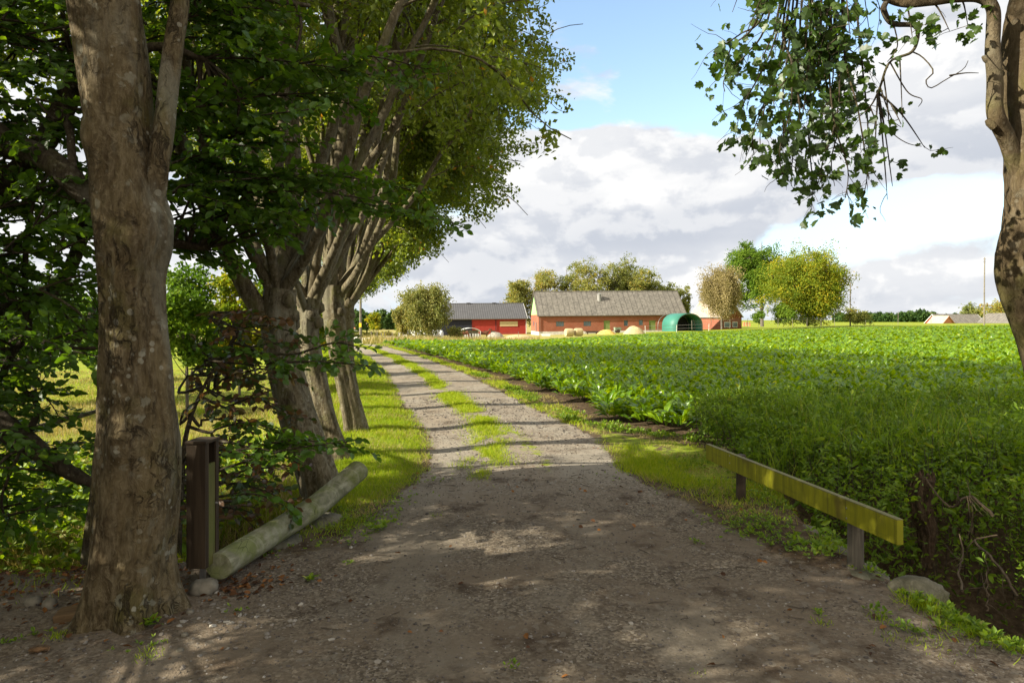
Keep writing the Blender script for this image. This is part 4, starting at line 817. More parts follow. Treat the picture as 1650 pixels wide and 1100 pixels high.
for i, (pts, r, lab) in enumerate([
    ([(1608, 862, 4.6), (1572, 868, 4.7), (1590, 890, 4.5), (1618, 925, 4.3), (1640, 960, 4.2)], .010, 'long bare forked stick lying down the right ditch'),
    ([(1545, 860, 4.8), (1552, 890, 4.7), (1545, 920, 4.6), (1552, 950, 4.4)], .008, 'crooked pale root hanging in the ditch right of the boulder'),
    ([(1590, 920, 4.3), (1591, 955, 4.2), (1590, 985, 4.15)], .006, 'short upright dead stick at the ditch edge'),
    ([(1556, 770, 5.2), (1566, 815, 5.1), (1567, 860, 5.1), (1558, 800, 5.1)], .004, 'thin upright bare twig right of the stump'),
    ([(1490, 770, 5.4), (1530, 815, 5.3), (1565, 800, 5.2), (1600, 830, 5.1)], .012, 'dark root spreading right from the stump')]):
    B = MB(); p = smooth_path([W(*q) for q in pts], 16)+rg.normal(size=(16, 3))*.004; B.tube(p-p[-1], np.linspace(r*.5, r, 16), 6)
    for q in range(4):
        s0, d0, _ = along(p, rg.uniform(.2, .9)); T = curve(rg, s0, side_dir(rg, d0, .9), .18, 5, .2); B.tube(T-p[-1], np.linspace(r*.5, .001, 6), 4, cap=False)
    o = B.obj('dead_branch', ms, None, True, tuple(p[-1])); tag(o, lab, 'branch', 'dead sticks in the right ditch')

# ------------------------------------------------------------------ board rail, log, box
def wood_mat(name, a, b, grain=(2, 30, 30), moss=None, rough=.8, bs=.4):
    m, N = new_mat(name); P = obc(N); n1_ = N.noise(N.mapv(P, grain), 1, 6, .6, .3); n2_ = N.noise(P, 3.5, 4, .6)
    col = N.mix(N.step(n1_, .3, .7), a, b)
    if moss: col = N.mix(N.step(n2_, .40, .62, 0, .85), col, moss)
    col = N.mix(N.step(N.noise(P, 60, 3, .6), .62, .72, 0, .35), col, (.04, .035, .02)); finish(N, col, rough, N.bump(n1_, bs, .006), spec=.2); return m
def bev(o, w_=.004, s=2):
    mo = o.modifiers.new('bevel', 'BEVEL'); mo.width = w_; mo.segments = s; mo.limit_method = 'ANGLE'; return o
m, N = new_mat('board_algae'); P = obc(N)
nn = N.noise(N.mapv(P, (10, 1, 1.1)), 1.6, 5, .65, .3); n3 = N.noise(N.mapv(P, (1.5, 1, 30)), 1, 4, .6); drip = N.noise(N.mapv(P, (26, 1, 1.6)), 1, 4, .6)
col = N.mix(N.step(nn, .25, .75), (.17, .165, .012), (.31, .30, .012)); col = N.mix(N.step(drip, .52, .72, 0, .7), col, (.075, .07, .015))
col = N.mix(N.step(N.noise(P, 3, 3, .5), .56, .68, 0, .6), col, (.10, .07, .022))
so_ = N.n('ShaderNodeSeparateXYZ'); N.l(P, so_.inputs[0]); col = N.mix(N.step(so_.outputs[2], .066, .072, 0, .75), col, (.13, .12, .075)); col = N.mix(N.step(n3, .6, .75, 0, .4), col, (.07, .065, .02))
finish(N, col, .75, N.bump(n3, .3, .004), spec=.2); M['algae'] = m
M['post'] = wood_mat('post_wood', (.06, .052, .04), (.15, .13, .10), (40, 40, 2.2)); M['screw'] = plain('screw', (.35, .34, .32), .4, .1, 8, .9)
A, Bp = np.array((2.235, 3.93, .378)), np.array((1.90, 6.62, .325)); mid = (A+Bp)/2; dv = Bp-A; ln = np.linalg.norm(dv); ang = math.atan2(dv[1], dv[0])
rail = thing('board_rail', 'weathered board rail covered in yellow-green algae on two posts, right of the track', 'rail', tuple(mid), ang)
B = MB(); B.box((0, 0, 0), (ln, .042, .150)); bd = bev(B.obj('board', M['algae'], rail), .004); bd.rotation_euler = (0, -math.atan2(dv[2], math.hypot(dv[0], dv[1])), 0)
S = MB()
for px in (-ln/2+.50, -ln/2+.50, ln/2-.52, ln/2-.52): pass
for px, pz in ((-.88, .035), (-.88, -.03), (.83, .035), (.83, -.03)):
    S = MB(); S.tube([(px, .020, pz), (px, .0225, pz), (px, .0245, pz)], [.007, .007, .003], 10); S.obj('screw', M['screw'], rail)
for px, rr, mt in ((-.84, .048, 'post'), (.80, .040, 'wood_dark')):
    B = MB(); B.tube([(px, -.072, -.80), (px, -.071, -.4), (px, -.070, -.07), (px, -.070, .045), (px, -.070, .05)], [rr*1.05, rr*1.03, rr, rr*.97, rr*.8], 20, disp=lambda th, z: .0015*np.sin(9*th)+.001*np.sin(17*th+z*20)); B.obj('post', M[mt], rail, True)

m, N = new_mat('log_wood'); P = obc(N); so_ = N.n('ShaderNodeSeparateXYZ'); gn = N.n('ShaderNodeNewGeometry'); N.l(gn.outputs['Normal'], so_.inputs[0])
n1_ = N.noise(N.mapv(P, (14, 4, 14), rot=(0, 0, .15)), 1, 6, .65, .5); n2_ = N.noise(P, 4, 5, .65); ring = N.noise(N.mapv(P, (1, 26, 1), rot=(0, 0, .17)), 1, 3, .5)
col = N.mix(N.step(n1_, .35, .65), (.12, .115, .07), (.27, .26, .18)); col = N.mix(N.step(n2_, .40, .60, 0, .75), col, (.125, .145, .035)); col = N.mix(N.step(ring, .56, .70, 0, .35), col, (.33, .32, .23))
ck = N.vor(N.mapv(P, (16, 6, 16), rot=(0, 0, .17)), 1, 'DISTANCE_TO_EDGE'); ckm = N.m('MULTIPLY', N.step(ck, 0, .025, 1, 0), N.step(n2_, .5, .6)); col = N.mix(N.m('MULTIPLY', ckm, .7), col, (.03, .025, .015))
finish(N, col, .85, N.bump(N.m('SUBTRACT', n1_, ckm), .6, .008), spec=.15); M['log'] = m
lp = [W(u, v, Y) for u, v, Y in [(352, 912, 4.15), (398, 884, 4.5), (445, 855, 4.9), (507, 816, 5.35), (545, 785, 5.7), (566, 767, 5.85), (579, 756, 5.97)]]; c = lp[0]
log = thing('fallen_log', 'long bare greenish log lying as a kerb between the slim box and the leaning tree', 'log', tuple(c))
B = MB(); P_ = smooth_path(np.array(lp)-c, 60); rr = np.linspace(.088, .092, 60); rr[-1] *= .90; rr[-2] *= .97; rr[0] *= .96
B.tube(P_, rr, 40, disp=lambda th, z: -.004+.004*np.sin(2*th+1)+.010*(fbm(th*2, z*9, 7)-.5)+.012*np.exp(-((th-2.2)**2+(z-.06)**2*300)*6)); B.obj('stem', M['log'], log, True)
B = MB(); q = np.array(W(345, 912, 4.19))-c; B.tube([q+(0, .06, -.3), q+(0, .06, -.05), q+(0, .06, .03)], [.055, .055, .05], 14); B.obj('post', M['wood_dark'], log, True)

M['box'] = wood_mat('box_wood', (.028, .019, .011), (.055, .038, .022), (30, 30, 2.0)); M['boxg'] = wood_mat('box_green', (.07, .065, .022), (.12, .115, .035), (30, 30, 2.5), (.085, .10, .02)); M['metal'] = plain('post_metal', (.22, .21, .20), .5, .15, 10, .6)
bx = thing('letter_box', 'tall narrow brown wooden box with a dark slot, on a thin metal post', 'box', (-1.875, 4.14, .12), R(-3))
w_, d_, h_ = .118, .165, .74
B = MB(); B.box((0, -d_/2+.008, h_/2), (w_, .016, h_)); bev(B.obj('front_board', M['box'], bx), .002)
B = MB(); B.box((0, d_/2-.008, h_/2), (w_, .016, h_)); B.obj('back_board', M['box'], bx)
B = MB(); B.box((-w_/2+.008, 0, h_/2), (.016, d_-.036, h_)); B.obj('side_board', M['box'], bx)
B = MB(); B.box((w_/2-.014, .0, (h_-.13)/2), (.018, d_-.036, h_-.13)); B.obj('door', M['boxg'], bx)
B = MB(); B.box((w_/2-.005, -d_/2+.028, h_/2), (.012, .020, h_-.002)); B.box((w_/2-.005, d_/2-.028, h_/2), (.012, .020, h_-.002)); B.obj('frame', M['box'], bx)
B = MB(); B.box((0, 0, h_+.009), (w_+.012, d_+.012, .017)); bev(B.obj('lid', M['box'], bx), .003)
B = MB(); B.box((0, 0, .008), (w_-.036, d_-.036, .015)); B.obj('bottom', M['box'], bx)
B = MB(); B.tube([(w_/2-.004, .045, .36), (w_/2+.008, .045, .36), (w_/2+.010, .045, .36)], [.006, .006, .004], 8); B.obj('knob', M['metal'], bx)
B = MB(); B.box((.0, 0, -.115), (.026, .026, .23)); B.obj('post', M['metal'], bx)
B = MB(); B.box((0, 0, .022), (.19, .115, .045)); o = bev(B.obj('wood_block', wood_mat('block', (.10, .06, .03), (.17, .11, .055), (3, 20, 20)), None, False, g3(-2.37, 3.72)), .005); o.rotation_euler = (R(3), R(-4), R(12)); tag(o, 'rough brown offcut of wood lying flat against the foot of the old trunk', 'wood block')
B = MB(); Y_ = 3.33; cc = np.array(g3(-2.31, Y_, .015))
for k in range(90):
    t_ = k/90; a = k*2.4; r_ = .019*math.sin(math.pi*(.12+.8*t_)); ps = np.array([(t_-.5)*.085, math.cos(a)*r_*.8, math.sin(a)*r_*.8+.0]); B.tmpl(*LEAF4, ps[None], np.array([(.6, math.cos(a), math.sin(a))]), np.array([(1., 0, 0)]), .012, .012, .5)
B.tube([(-.04, 0, 0), (0, 0, 0), (.04, 0, 0)], [.005, .014, .004], 8)
o = B.obj('fir_cone', plain('cone', (.20, .12, .06), .9, .3, 30), None, False, tuple(cc)); o.rotation_euler = (0, 0, .3); tag(o, 'light brown fir cone lying on the gravel at the bottom left', 'cone')

# ------------------------------------------------------------------ distant trees
def far_leaf(name, stops, tf=.3): return leaf_mat(name, stops, (1.4, 1.4, .6), tf, .7, .15)
M['f_green'] = far_leaf('far_green', [(0, (.04, .10, .012)), (.5, (.10, .18, .018)), (1, (.20, .27, .03))], .4)
M['f_dark'] = far_leaf('far_dark', [(0, (.02, .05, .014)), (.5, (.045, .09, .02)), (1, (.09, .14, .03))])
M['f_yel'] = far_leaf('far_yellow', [(0, (.08, .14, .015)), (.45, (.17, .22, .02)), (.75, (.34, .31, .02)), (1, (.50, .33, .03))], .4)
M['f_aut'] = far_leaf('far_autumn', [(0, (.11, .14, .04)), (.45, (.20, .22, .07)), (.8, (.28, .27, .07)), (1, (.42, .29, .06))], .4)
M['f_brown'] = far_leaf('far_brown', [(0, (.14, .12, .05)), (.5, (.25, .205, .09)), (1, (.38, .31, .16))])
M['f_birch'] = far_leaf('far_birch', [(0, (.09, .12, .03)), (.5, (.19, .20, .06)), (1, (.38, .32, .10))])
def far_tree(name, label, u, v, Y, wpx, toppx, mat, seed, ls, cnt, base=.25, trunk=.03, lobes=26, dep=1.0, group=None, droop=0, tone=0.0, fill=.55, stems=1, tm='barkf', flat=1.0, lob=.30):
    rg = np.random.default_rng(seed); x = (u-U0)/F*Y; z0 = CZ-(v-V0)/F*Y; Hh = (v-toppx)/F*Y; Wd = wpx/F*Y
    root = thing(name, label, 'tree', (x, Y, z0), 0, group); B = MB(); L = MB()
    cz = Hh*(base+1)/2; rz = Hh*(1-base)/2; C_ = []
    for q in range(lobes):
        d = rdir(rg, 1)[0]; r = rg.uniform(.35, .80); C_.append((np.array((d[0]*Wd/2*r, d[1]*Wd/2*r*dep, cz+d[2]*rz*r)), rg.uniform(.7, 1.25)*Wd*lob))
    tr_ = trunk*Hh
    for s in range(stems):
        o_ = rg.normal(size=3)*Wd*.05*(stems > 1); o_[2] = 0
        P = curve(rg, o_+(0, 0, -.4), (o_[0]*.15/max(Wd*.05, .1), o_[1]*.1, 1), Hh*.9, 10, .035); B.tube(P, np.linspace(tr_, tr_*.15, 11), 8)
        for c, r in C_[s::stems]:
            p, d, _ = along(P, float(np.clip((c[2]-Hh*.14)/Hh/.9, .12, .9))); B.tube(smooth_path([p, (p+c)/2+(0, 0, -.05*Wd), c], 6), np.linspace(tr_*.38, tr_*.06, 6), 4, cap=False)
            for _ in range(3): B.tube([c, c+rdir(rg, 1)[0]*r*.5, c+rdir(rg, 1, .5)[0]*r], [tr_*.08, tr_*.05, tr_*.02], 3, cap=False)
    per = cnt//lobes
    for c, r in C_:
        k = per; nc = 14; dc = rdir(rg, nc, .15)*(r*rg.uniform(.45, 1.12, nc))[:, None]; sub_ = rg.integers(0, nc, k); ps = c+(dc[sub_]+rg.normal(size=(k, 3))*r*.17*rg.uniform(.6, 1.3, nc)[sub_][:, None])*np.array((1, dep, .8*flat))
        tw_ = c+d*0
        if droop: ps[:, 2] -= np.abs(rg.normal(size=k))*droop*Hh*.12
        kk = ps[:, 2] > Hh*base*.55; ps = ps[kk]; k = len(ps)
        ax = rdir(rg, k); ax[:, 2] -= droop*2; hue = rg.uniform(-.10, .10)+rg.uniform(-.20, .20, nc)[sub_][kk]
        L.tmpl(*LEAF4, ps, norm(ax), rdir(rg, k, .5), ls*1.35*rg.uniform(.6, 1.3, k), ls*.9, np.clip(rg.beta(6, 6, k)+hue+tone, 0, 1))
    B.obj('trunk', M[tm], root, True); L.obj('crown', mat if not isinstance(mat, str) else M[mat], root); return root
gB = 'autumn trees behind the brick barn'
aut = [(838, 470, 432, 40, 'leftmost and lowest', .1), (880, 466, 420, 50, 'orange-tinged second', .25), (918, 462, 414, 36, 'thin grey-green third', -.15), (945, 460, 403, 50, 'tall yellow-green fourth', .1), (985, 460, 404, 46, 'tall fifth', -.05), (1010, 460, 403, 42, 'full green sixth', -.1), (1040, 462, 418, 44, 'seventh', .05), (1068, 466, 434, 36, 'sloping eighth', -.05), (1090, 470, 447, 30, 'rightmost small', 0)]
for i, (u, _, top, wd, nm, tone) in enumerate(aut):
    far_tree('autumn_tree', '%s of the autumn trees behind the brick barn, counting from the left' % nm, u, 538, 168+3*(i % 3), wd*1.5, top+4, 'f_aut', 300+i, .30, 11000, .02, .014, 30, 1, gB, tone=tone, fill=.6, lob=.22)
far_tree('willow_tree', 'rounded pale brown thin-leaved tree in front of the farmhouse', 1163, 527, 128, 62, 419, 'f_brown', 401, .17, 40000, .2, .016, 40, 1, droop=.9, fill=.7, lob=.26)
far_tree('maple_tree', 'tall green tree behind and between the brown tree and the round yellow one', 1228, 523, 150, 98, 370, 'f_green', 402, .30, 36000, .02, .02, 36, 1, fill=.55, lob=.22)
far_tree('lime_tree', 'big round tree turning yellow, standing alone right of the farm', 1302, 522, 136, 112, 407, 'f_yel', 403, .27, 62000, -.04, .02, 60, 1, fill=.45, lob=.33)
far_tree('young_tree', 'small green sapling below the tall green tree', 1222, 524, 125, 22, 500, 'f_green', 404, .22, 1500, .1, .01, 10)
far_tree('bush', 'low yellow-green bush at the left foot of the round yellow tree', 1262, 523, 128, 38, 490, 'f_green', 405, .25, 3500, .0, .01, 12, tone=.2)
far_tree('bush', 'pale green bush at the right foot of the round yellow tree', 1375, 522, 150, 40, 502, 'f_aut', 406, .3, 2500, .0, .01, 12)
far_tree('birch_tree', 'many-stemmed yellowing birch beside the white wrapped bales', 686, 547, 96, 84, 446, 'f_birch', 407, .20, 24000, .10, .010, 46, 1, droop=.7, fill=.7, stems=4, lob=.20)
far_tree('birch_tree', 'lower yellow birch leaning out left of the many-stemmed one', 652, 547, 98, 44, 478, 'f_birch', 408, .20, 8000, .12, .010, 20, 1, droop=.7, fill=.7, stems=2, tone=.2, lob=.22)
far_tree('bush', 'grey-green bush between the birch and the white round-roofed shelter', 735, 548, 97, 26, 528, 'f_birch', 409, .18, 1800, 0, .01, 10)
far_tree('field_tree', 'small yellow-green tree in front of the far left wood', 606, 540, 150, 24, 503, 'f_yel', 410, .35, 2600, .2, .015, 12)
far_tree('field_tree', 'narrow green tree left of the yellowish one by the far left wood', 583, 541, 180, 24, 500, 'f_dark', 411, .4, 2400, .1, .015, 12)
far_tree('field_tree', 'round green tree above the long grey farm roof at the far right', 1566, 522, 300, 30, 487, 'f_aut', 412, .6, 2400, .1, .015, 12, tone=-.2)
far_tree('field_tree', 'reddish autumn tree between the far farm and the right trunk', 1610, 522, 290, 50, 486, 'f_aut', 413, .6, 3600, .1, .015, 14, tone=.28)
for i, (u, w2, top, Y, mt) in enumerate([(-60, 110, 470, 75, 'f_dark'), (25, 90, 492, 82, 'f_green'), (95, 90, 485, 90, 'f_dark'), (165, 80, 500, 86, 'f_green'), (270, 70, 505, 92, 'f_dark'), (330, 60, 496, 98, 'f_green'), (385, 60, 500, 104, 'f_dark'), (430, 44, 510, 96, 'f_birch'), (480, 60, 500, 120, 'f_dark')]):
    far_tree('hedge_tree', '%s of the bushy trees beyond the left meadow, counting from the left' % ['first', 'second', 'third', 'fourth', 'fifth', 'sixth', 'seventh', 'low yellowish eighth', 'last'][i], u, 515+(CZ-float(height((u-U0)/F*Y, Y)))*F/Y, Y, w2, top, mt, 500+i, .35, 5000, .0, .02, 18, group='bushy trees beyond the left meadow')
for i, (u, Y, w_, tp_, mt_, tn, lab) in enumerate([(300, 15, 130, 400, 'f_green', .15, 'loose sunlit shrub seen just right of the old trunk'), (385, 19, 110, 420, 'f_yel', -.1, 'yellow-green shrub behind the gap left of the nearest pollard'), (445, 24, 90, 440, 'f_green', .1, 'green shrub directly behind the leaning pollard trunks'), (60, 17, 200, 395, 'f_dark', .1, 'dark shrub beyond the bank at the left edge'), (-120, 14, 200, 380, 'f_green', .0, 'shrub beyond the bank outside the left edge'), (160, 24, 110, 470, 'f_green', .2, 'small shrub hidden behind the old trunk'), (505, 30, 70, 462, 'f_yel', -.15, 'small shrub between the far pollard trunks')]):
    xx = (u-U0)/F*Y; far_tree('shrub', lab, u, 515+(CZ-float(height(xx, Y)))*F/Y, Y, w_, tp_, mt_, 800+i, .075*Y/15, 9000, .12, .012, 20, group='shrubs on the meadow side of the tree row', lob=.25)
def woods(name, label, u0, u1, Y, vb, tops, mat, seed, ls, cnt):
    rg = np.random.default_rng(seed); L = MB(); n = int((u1-u0)/9)
    for i in range(n):
        u = u0+(u1-u0)*(i+rg.random())/n; yy = Y*rg.uniform(.95, 1.15); top = np.interp(u, tops[0], tops[1])+rg.uniform(0, 7); z0 = CZ-(vb-V0)/F*yy; Hh = (vb-top)/F*yy; r = rg.uniform(7, 12)/F*yy
        k = cnt//n; d = rdir(rg, k, .3); ps = np.array(((u-U0)/F*yy, yy, z0+Hh*.5))+d*np.array((r, r, Hh*.5))*(.7+.35*rg.random(k))[:, None]*(1+.12*np.sin(d[:, :1]*9+d[:, 2:]*7))
        L.tmpl(*LEAF4, ps, rdir(rg, k), rdir(rg, k, .4), ls*rg.uniform(.6, 1.3, k), ls*.8, np.clip(rg.beta(2, 2, k)+rg.uniform(-.2, .25), 0, 1))
    tag(L.obj(name, M[mat]), label, 'woods', None, 'stuff')
woods('far_woods', 'low blue-green woods on the horizon right of the round tree', 1350, 1660, 420, 521, ([1350, 1390, 1440, 1500, 1520, 1660], [500, 503, 505, 498, 506, 500]), 'f_dark', 61, 1.5, 26000)
woods('far_woods', 'mixed green woods on the horizon behind the curve of the track', 380, 700, 260, 545, ([380, 560, 600, 700], [500, 500, 498, 505]), 'f_dark', 62, 1.1, 26000)
woods('far_woods', 'distant woods behind the left meadow hedge', -900, 380, 300, 535, ([-900, 380], [488, 500]), 'f_dark', 63, 1.6, 26000)
woods('reed_strip', 'pale tall scrub along the far edge of the golden field', 540, 650, 150, 547, ([540, 650], [532, 534]), 'f_birch', 64, .5, 9000)
B = MB(); n = 26000; u = rg.uniform(585, 870, n); Y = rg.uniform(50, 104, n); x = (u-U0)/F*Y; kp = (x < field_x(Y)-.3) & (x > road_c(Y)+4) ; kp &= rg.random(n) < patchy(x, Y, .12, 71, .35, .6); x, y = x[kp], Y[kp]
blades(B, x, y, rg.uniform(.25, .9, len(x)), .05, rg.random(len(x)), .3)
tag(B.obj('tall_grass', M['straw']), 'tall golden grass between the birches and the beet field', 'grass', None, 'stuff')

# ------------------------------------------------------------------ buildings
def brick_mat(name, a, b, mo):
    m, N = new_mat(name); P = obc(N); s = N.n('ShaderNodeSeparateXYZ'); N.l(P, s.inputs[0]); c = N.n('ShaderNodeCombineXYZ'); N.l(N.m('ADD', s.outputs[0], s.outputs[1]), c.inputs[0]); N.l(s.outputs[2], c.inputs[1])
    t = N.n('ShaderNodeTexBrick'); N.l(c.outputs[0], t.inputs['Vector']); t.inputs['Scale'].default_value = 1; t.inputs['Brick Width'].default_value = .25; t.inputs['Row Height'].default_value = .075; t.inputs['Mortar Size'].default_value = .010
    for k, v in (('Color1', a), ('Color2', b), ('Mortar', mo)): t.inputs[k].default_value = v+(1,)
    col = N.mix(N.step(N.noise(P, .5, 6, .65), .35, .7, 0, .5), t.outputs[0], tuple(q*.62 for q in a)); finish(N, col, .9, spec=.1); return m
def roof_mat(name, a, b, seam=1.1, moss=.5, rib=.18, metal=0.0):
    m, N = new_mat(name); P = obc(N); n = N.noise(P, .9, 6, .7); n2 = N.noise(P, 5, 4, .7); s = N.n('ShaderNodeSeparateXYZ'); N.l(P, s.inputs[0])
    col = N.mix(N.step(n, .35, .65), a, b); col = N.mix(N.step(n2, .45, .62, 0, moss), col, tuple(q*.45 for q in a))
    sx = N.m('PINGPONG', s.outputs[0], seam/2); col = N.mix(N.step(N.noise(P, 2.2, 6, .75), .48, .60, 0, moss), col, tuple(min(.6, q*1.35) for q in b)); col = N.mix(N.step(sx, 0.0, .09, .8, 0), col, tuple(q*.35 for q in a))
    sy = N.m('PINGPONG', s.outputs[2], .62); col = N.mix(N.step(sy, 0.0, .03, .4*(moss > .1), 0), col, tuple(q*.4 for q in a))
    wv_ = N.m('SINE', N.m('MULTIPLY', s.outputs[0], 6.283/rib)); finish(N, col, .8 if not metal else .5, N.bump(N.m('ADD', wv_, n2), .5, .03), metal, .2); return m
M['brick'] = brick_mat('brick_wall', (.33, .095, .05), (.25, .065, .035), (.26, .18, .13)); M['roof_old'] = roof_mat('roof_fibre_cement', (.125, .115, .10), (.19, .175, .15))
M['roof_dark'] = roof_mat('roof_metal', (.085, .085, .09), (.10, .10, .105), .5, .0, .25); M['red'] = wood_mat('red_boards', (.27, .032, .024), (.34, .045, .032), (12, 12, .6)); M['black'] = wood_mat('black_boards', (.016, .017, .026), (.028, .03, .042), (12, 12, .6))
M['green_b'] = wood_mat('green_boards', (.22, .40, .17), (.30, .50, .23), (12, 12, .6)); M['white'] = plain('white_paint', (.72, .72, .70), .6, .08, 3); M['plinth'] = plain('plinth', (.50, .48, .43), .9, .2, 2); M['plank'] = wood_mat('bare_planks', (.42, .33, .17), (.52, .43, .24), (1, 1, 14))
M['door_g'] = wood_mat('door_green', (.15, .19, .06), (.20, .25, .08), (10, 10, .6)); M['tile'] = roof_mat('roof_tile', (.40, .33, .27), (.48, .40, .33), .3, .3, .3); M['orange'] = plain('orange_boards', (.52, .20, .10), .8, .15, 2); M['fr'] = plain('frame_dark', (.10, .085, .06), .7, .2, 4)
m, N = new_mat('window_glass'); p = finish(N, (.10, .14, .18), .12, spec=.8); M['glass'] = m
M['void'] = plain('inside_shade', (.02, .02, .02), .9, .2, 3)
def wall_holes(B, x0, x1, z0, z1, y, th, holes):
    X_ = sorted({x0, x1}|{h[0] for h in holes}|{h[1] for h in holes}); Z_ = sorted({z0, z1}|{h[2] for h in holes}|{h[3] for h in holes})
    for i in range(len(X_)-1):
        a = None
        for j in range(len(Z_)-1):
            cx, cz = (X_[i]+X_[i+1])/2, (Z_[j]+Z_[j+1])/2
            if any(h[0] < cx < h[1] and h[2] < cz < h[3] for h in holes): continue
            B.box((cx, y+th/2, cz), (X_[i+1]-X_[i], th, Z_[j+1]-Z_[j]))
def gable_building(name, label, loc, rz, Ln, Wd, h, rise, wm, rm, gm_, wins=(), doors=(), trim='white', ov=.35, tilt=0.0, plinth=.35, gh=None):
    root = thing(name, label, 'building' , loc, rz); root.rotation_euler = (0, -tilt, rz)
    holes = [(a, b, c_, d) for a, b, c_, d, *_ in list(wins)+list(doors)]
    B = MB(); wall_holes(B, 0, Ln, -1, h, 0, .3, holes); B.box((Ln/2, Wd-.15, h/2-.5), (Ln, .3, h+1)); B.box((.15, Wd/2, h/2-.5), (.3, Wd-.6, h+1)); B.box((Ln-.15, Wd/2, h/2-.5), (.3, Wd-.6, h+1)); B.obj('wall', M[wm], root)
    if plinth: B = MB(); B.box((Ln/2, Wd/2, -1+(plinth+1)/2), (Ln+.06, Wd+.06, plinth+1)); 
    if plinth: B.obj('plinth', M['plinth'], root)
    for gx in (0, Ln):
        B = MB(); x0, x1 = (gx-.03, gx+.27) if gx == 0 else (gx-.27, gx+.03); pts = [(-.02, h+.004), (Wd+.02, h+.004), (Wd/2, h+rise-.02)]
        v = [(x0, y, z) for y, z in pts]+[(x1, y, z) for y, z in pts]; B.add(v, [(0, 2, 1), (3, 4, 5), (0, 1, 4, 3), (1, 2, 5, 4), (2, 0, 3, 5)]); B.obj('gable', M[gm_], root)
    B = MB(); sl_ = math.hypot(Wd/2, rise); e = .45/sl_; t_ = .10
    for sg in (0, 1):
        y0, y1 = (-e*Wd/2, Wd/2) if sg == 0 else (Wd+e*Wd/2, Wd/2); z0, z1 = h-e*rise, h+rise
        v = [(-ov, y0, z0), (Ln+ov, y0, z0), (Ln+ov, y1, z1), (-ov, y1, z1)]; v += [(a, b, c_+t_) for a, b, c_ in v]
        if sg: v = [(a, b+1e-3, c_) for a, b, c_ in v]
        B.add(v, [(0, 3, 2, 1), (4, 5, 6, 7), (0, 1, 5, 4), (1, 2, 6, 5), (2, 3, 7, 6), (3, 0, 4, 7)])
    rf = B.obj('roof', M[rm], root)
    B = MB(); B.tube([(-ov, -e*Wd/2-.08, h-e*rise-.02), (Ln/2, -e*Wd/2-.08, h-e*rise-.02), (Ln+ov, -e*Wd/2-.08, h-e*rise-.02)], .08, 8); B.obj('gutter', M['fr'] if Ln > 15 else M['metal'], root, True)
    B = MB(); B.tube([(.25, -.10, h-.1), (.25, -.10, h/2), (.25, -.10, .1)], .05, 6); B.obj('downpipe', M['fr'], root, True)
    B = MB(); B.tube([(-ov, Wd/2, h+rise+.12), (Ln/2, Wd/2, h+rise+.12), (Ln+ov, Wd/2, h+rise+.12)], .11, 8); B.obj('ridge_cap', M[rm], rf)
    for gx in (-ov-.03, Ln+ov+.03):
        B = MB()
        for y0, y1 in ((-e*Wd/2, Wd/2), (Wd+e*Wd/2, Wd/2)):
            z0, z1 = h-e*rise, h+rise; v = [(gx-.02, y0, z0-.12), (gx+.02, y0, z0-.12), (gx+.02, y1, z1-.12), (gx-.02, y1, z1-.12)]; v += [(a, b, c_+.26) for a, b, c_ in v]; B.add(v, [(0, 3, 2, 1), (4, 5, 6, 7), (0, 1, 5, 4), (1, 2, 6, 5), (2, 3, 7, 6), (3, 0, 4, 7)])
        B.obj('verge_board', M[trim], root)
    for a, b, c_, d, *mt in wins:
        fr = MB(); f_ = .07
        for q in ((a, b, c_, c_+f_), (a, b, d-f_, d), (a, a+f_, c_+f_, d-f_), (b-f_, b, c_+f_, d-f_)): fr.box(((q[0]+q[1])/2, .05, (q[2]+q[3])/2), (q[1]-q[0]-.004, .09, q[3]-q[2]-.004))
        nm = max(1, int(round((b-a)/.6)))
        for q in range(1, nm): fr.box((a+(b-a)*q/nm, .06, (c_+d)/2), (.05, .05, d-c_-2*f_))
        fo = fr.obj('window', M[mt[0] if mt else 'white'], root); g = MB(); g.box(((a+b)/2, .14, (c_+d)/2), (b-a-.01, .02, d-c_-.01)); g.obj('pane', M[mt[1] if len(mt) > 1 else 'glass'], fo)
    for a, b, c_, d, *mt in doors:
        g = MB(); g.box(((a+b)/2, .12, (c_+d)/2), (b-a-.01, .06, d-c_-.01)); g.box(((a+b)/2, .08, (c_+d)/2+.3), (b-a-.1, .03, .10)); g.obj('door', M[mt[0] if mt else 'door_g'], root)
    return root, rf
D = 137.0
def bp(u, v, Y): p = W(u, v, Y); return (float(p[0]), float(p[1]), float(p[2]))
px = lambda n: n/4.125/F*D                                              # pixels of the enlarged crop to metres
wz = lambda t: (640-t)/4.125/F*D
bx0 = 112
brn, rf = gable_building('brick_barn', 'long red brick barn with a mossy grey roof and green boarded gable', bp(868, 537, D), R(7), 30.6, 10, 3.75, 4.7, 'brick', 'roof_old', 'green_b',
    wins=[(3.55, 5.2, 1.35, 2.35, 'fr'), (9.2, 10.75, 1.35, 2.35, 'fr'), (17.6, 18.45, 1.3, 2.45, 'fr'), (20.75, 21.6, 1.4, 2.5, 'fr')], doors=[(13.4, 14.7, .36, 2.45), (22.9, 24.3, .36, 2.4)], trim='fr', ov=.25, tilt=R(.55))
B = MB(); B.tube([(13.3, 3.1, 6.3), (13.3, 3.1, 7.2), (13.3, 3.1, 7.9)], .42, 14); B.tube([(13.3, 3.1, 7.9), (13.3, 3.1, 8.1)], [.55, .2], 14); B.obj('roof_vent', plain('vent', (.24, .235, .22), .6, .2, 3), rf)
B = MB(); B.box((-.02-.04, 3.1, 1.3), (.06, .9, 1.9)); B.obj('door', M['metal'], brn); B = MB(); B.box((-.06, 6.0, 1.9), (.06, .7, .9)); B.obj('window', M['glass'], brn)
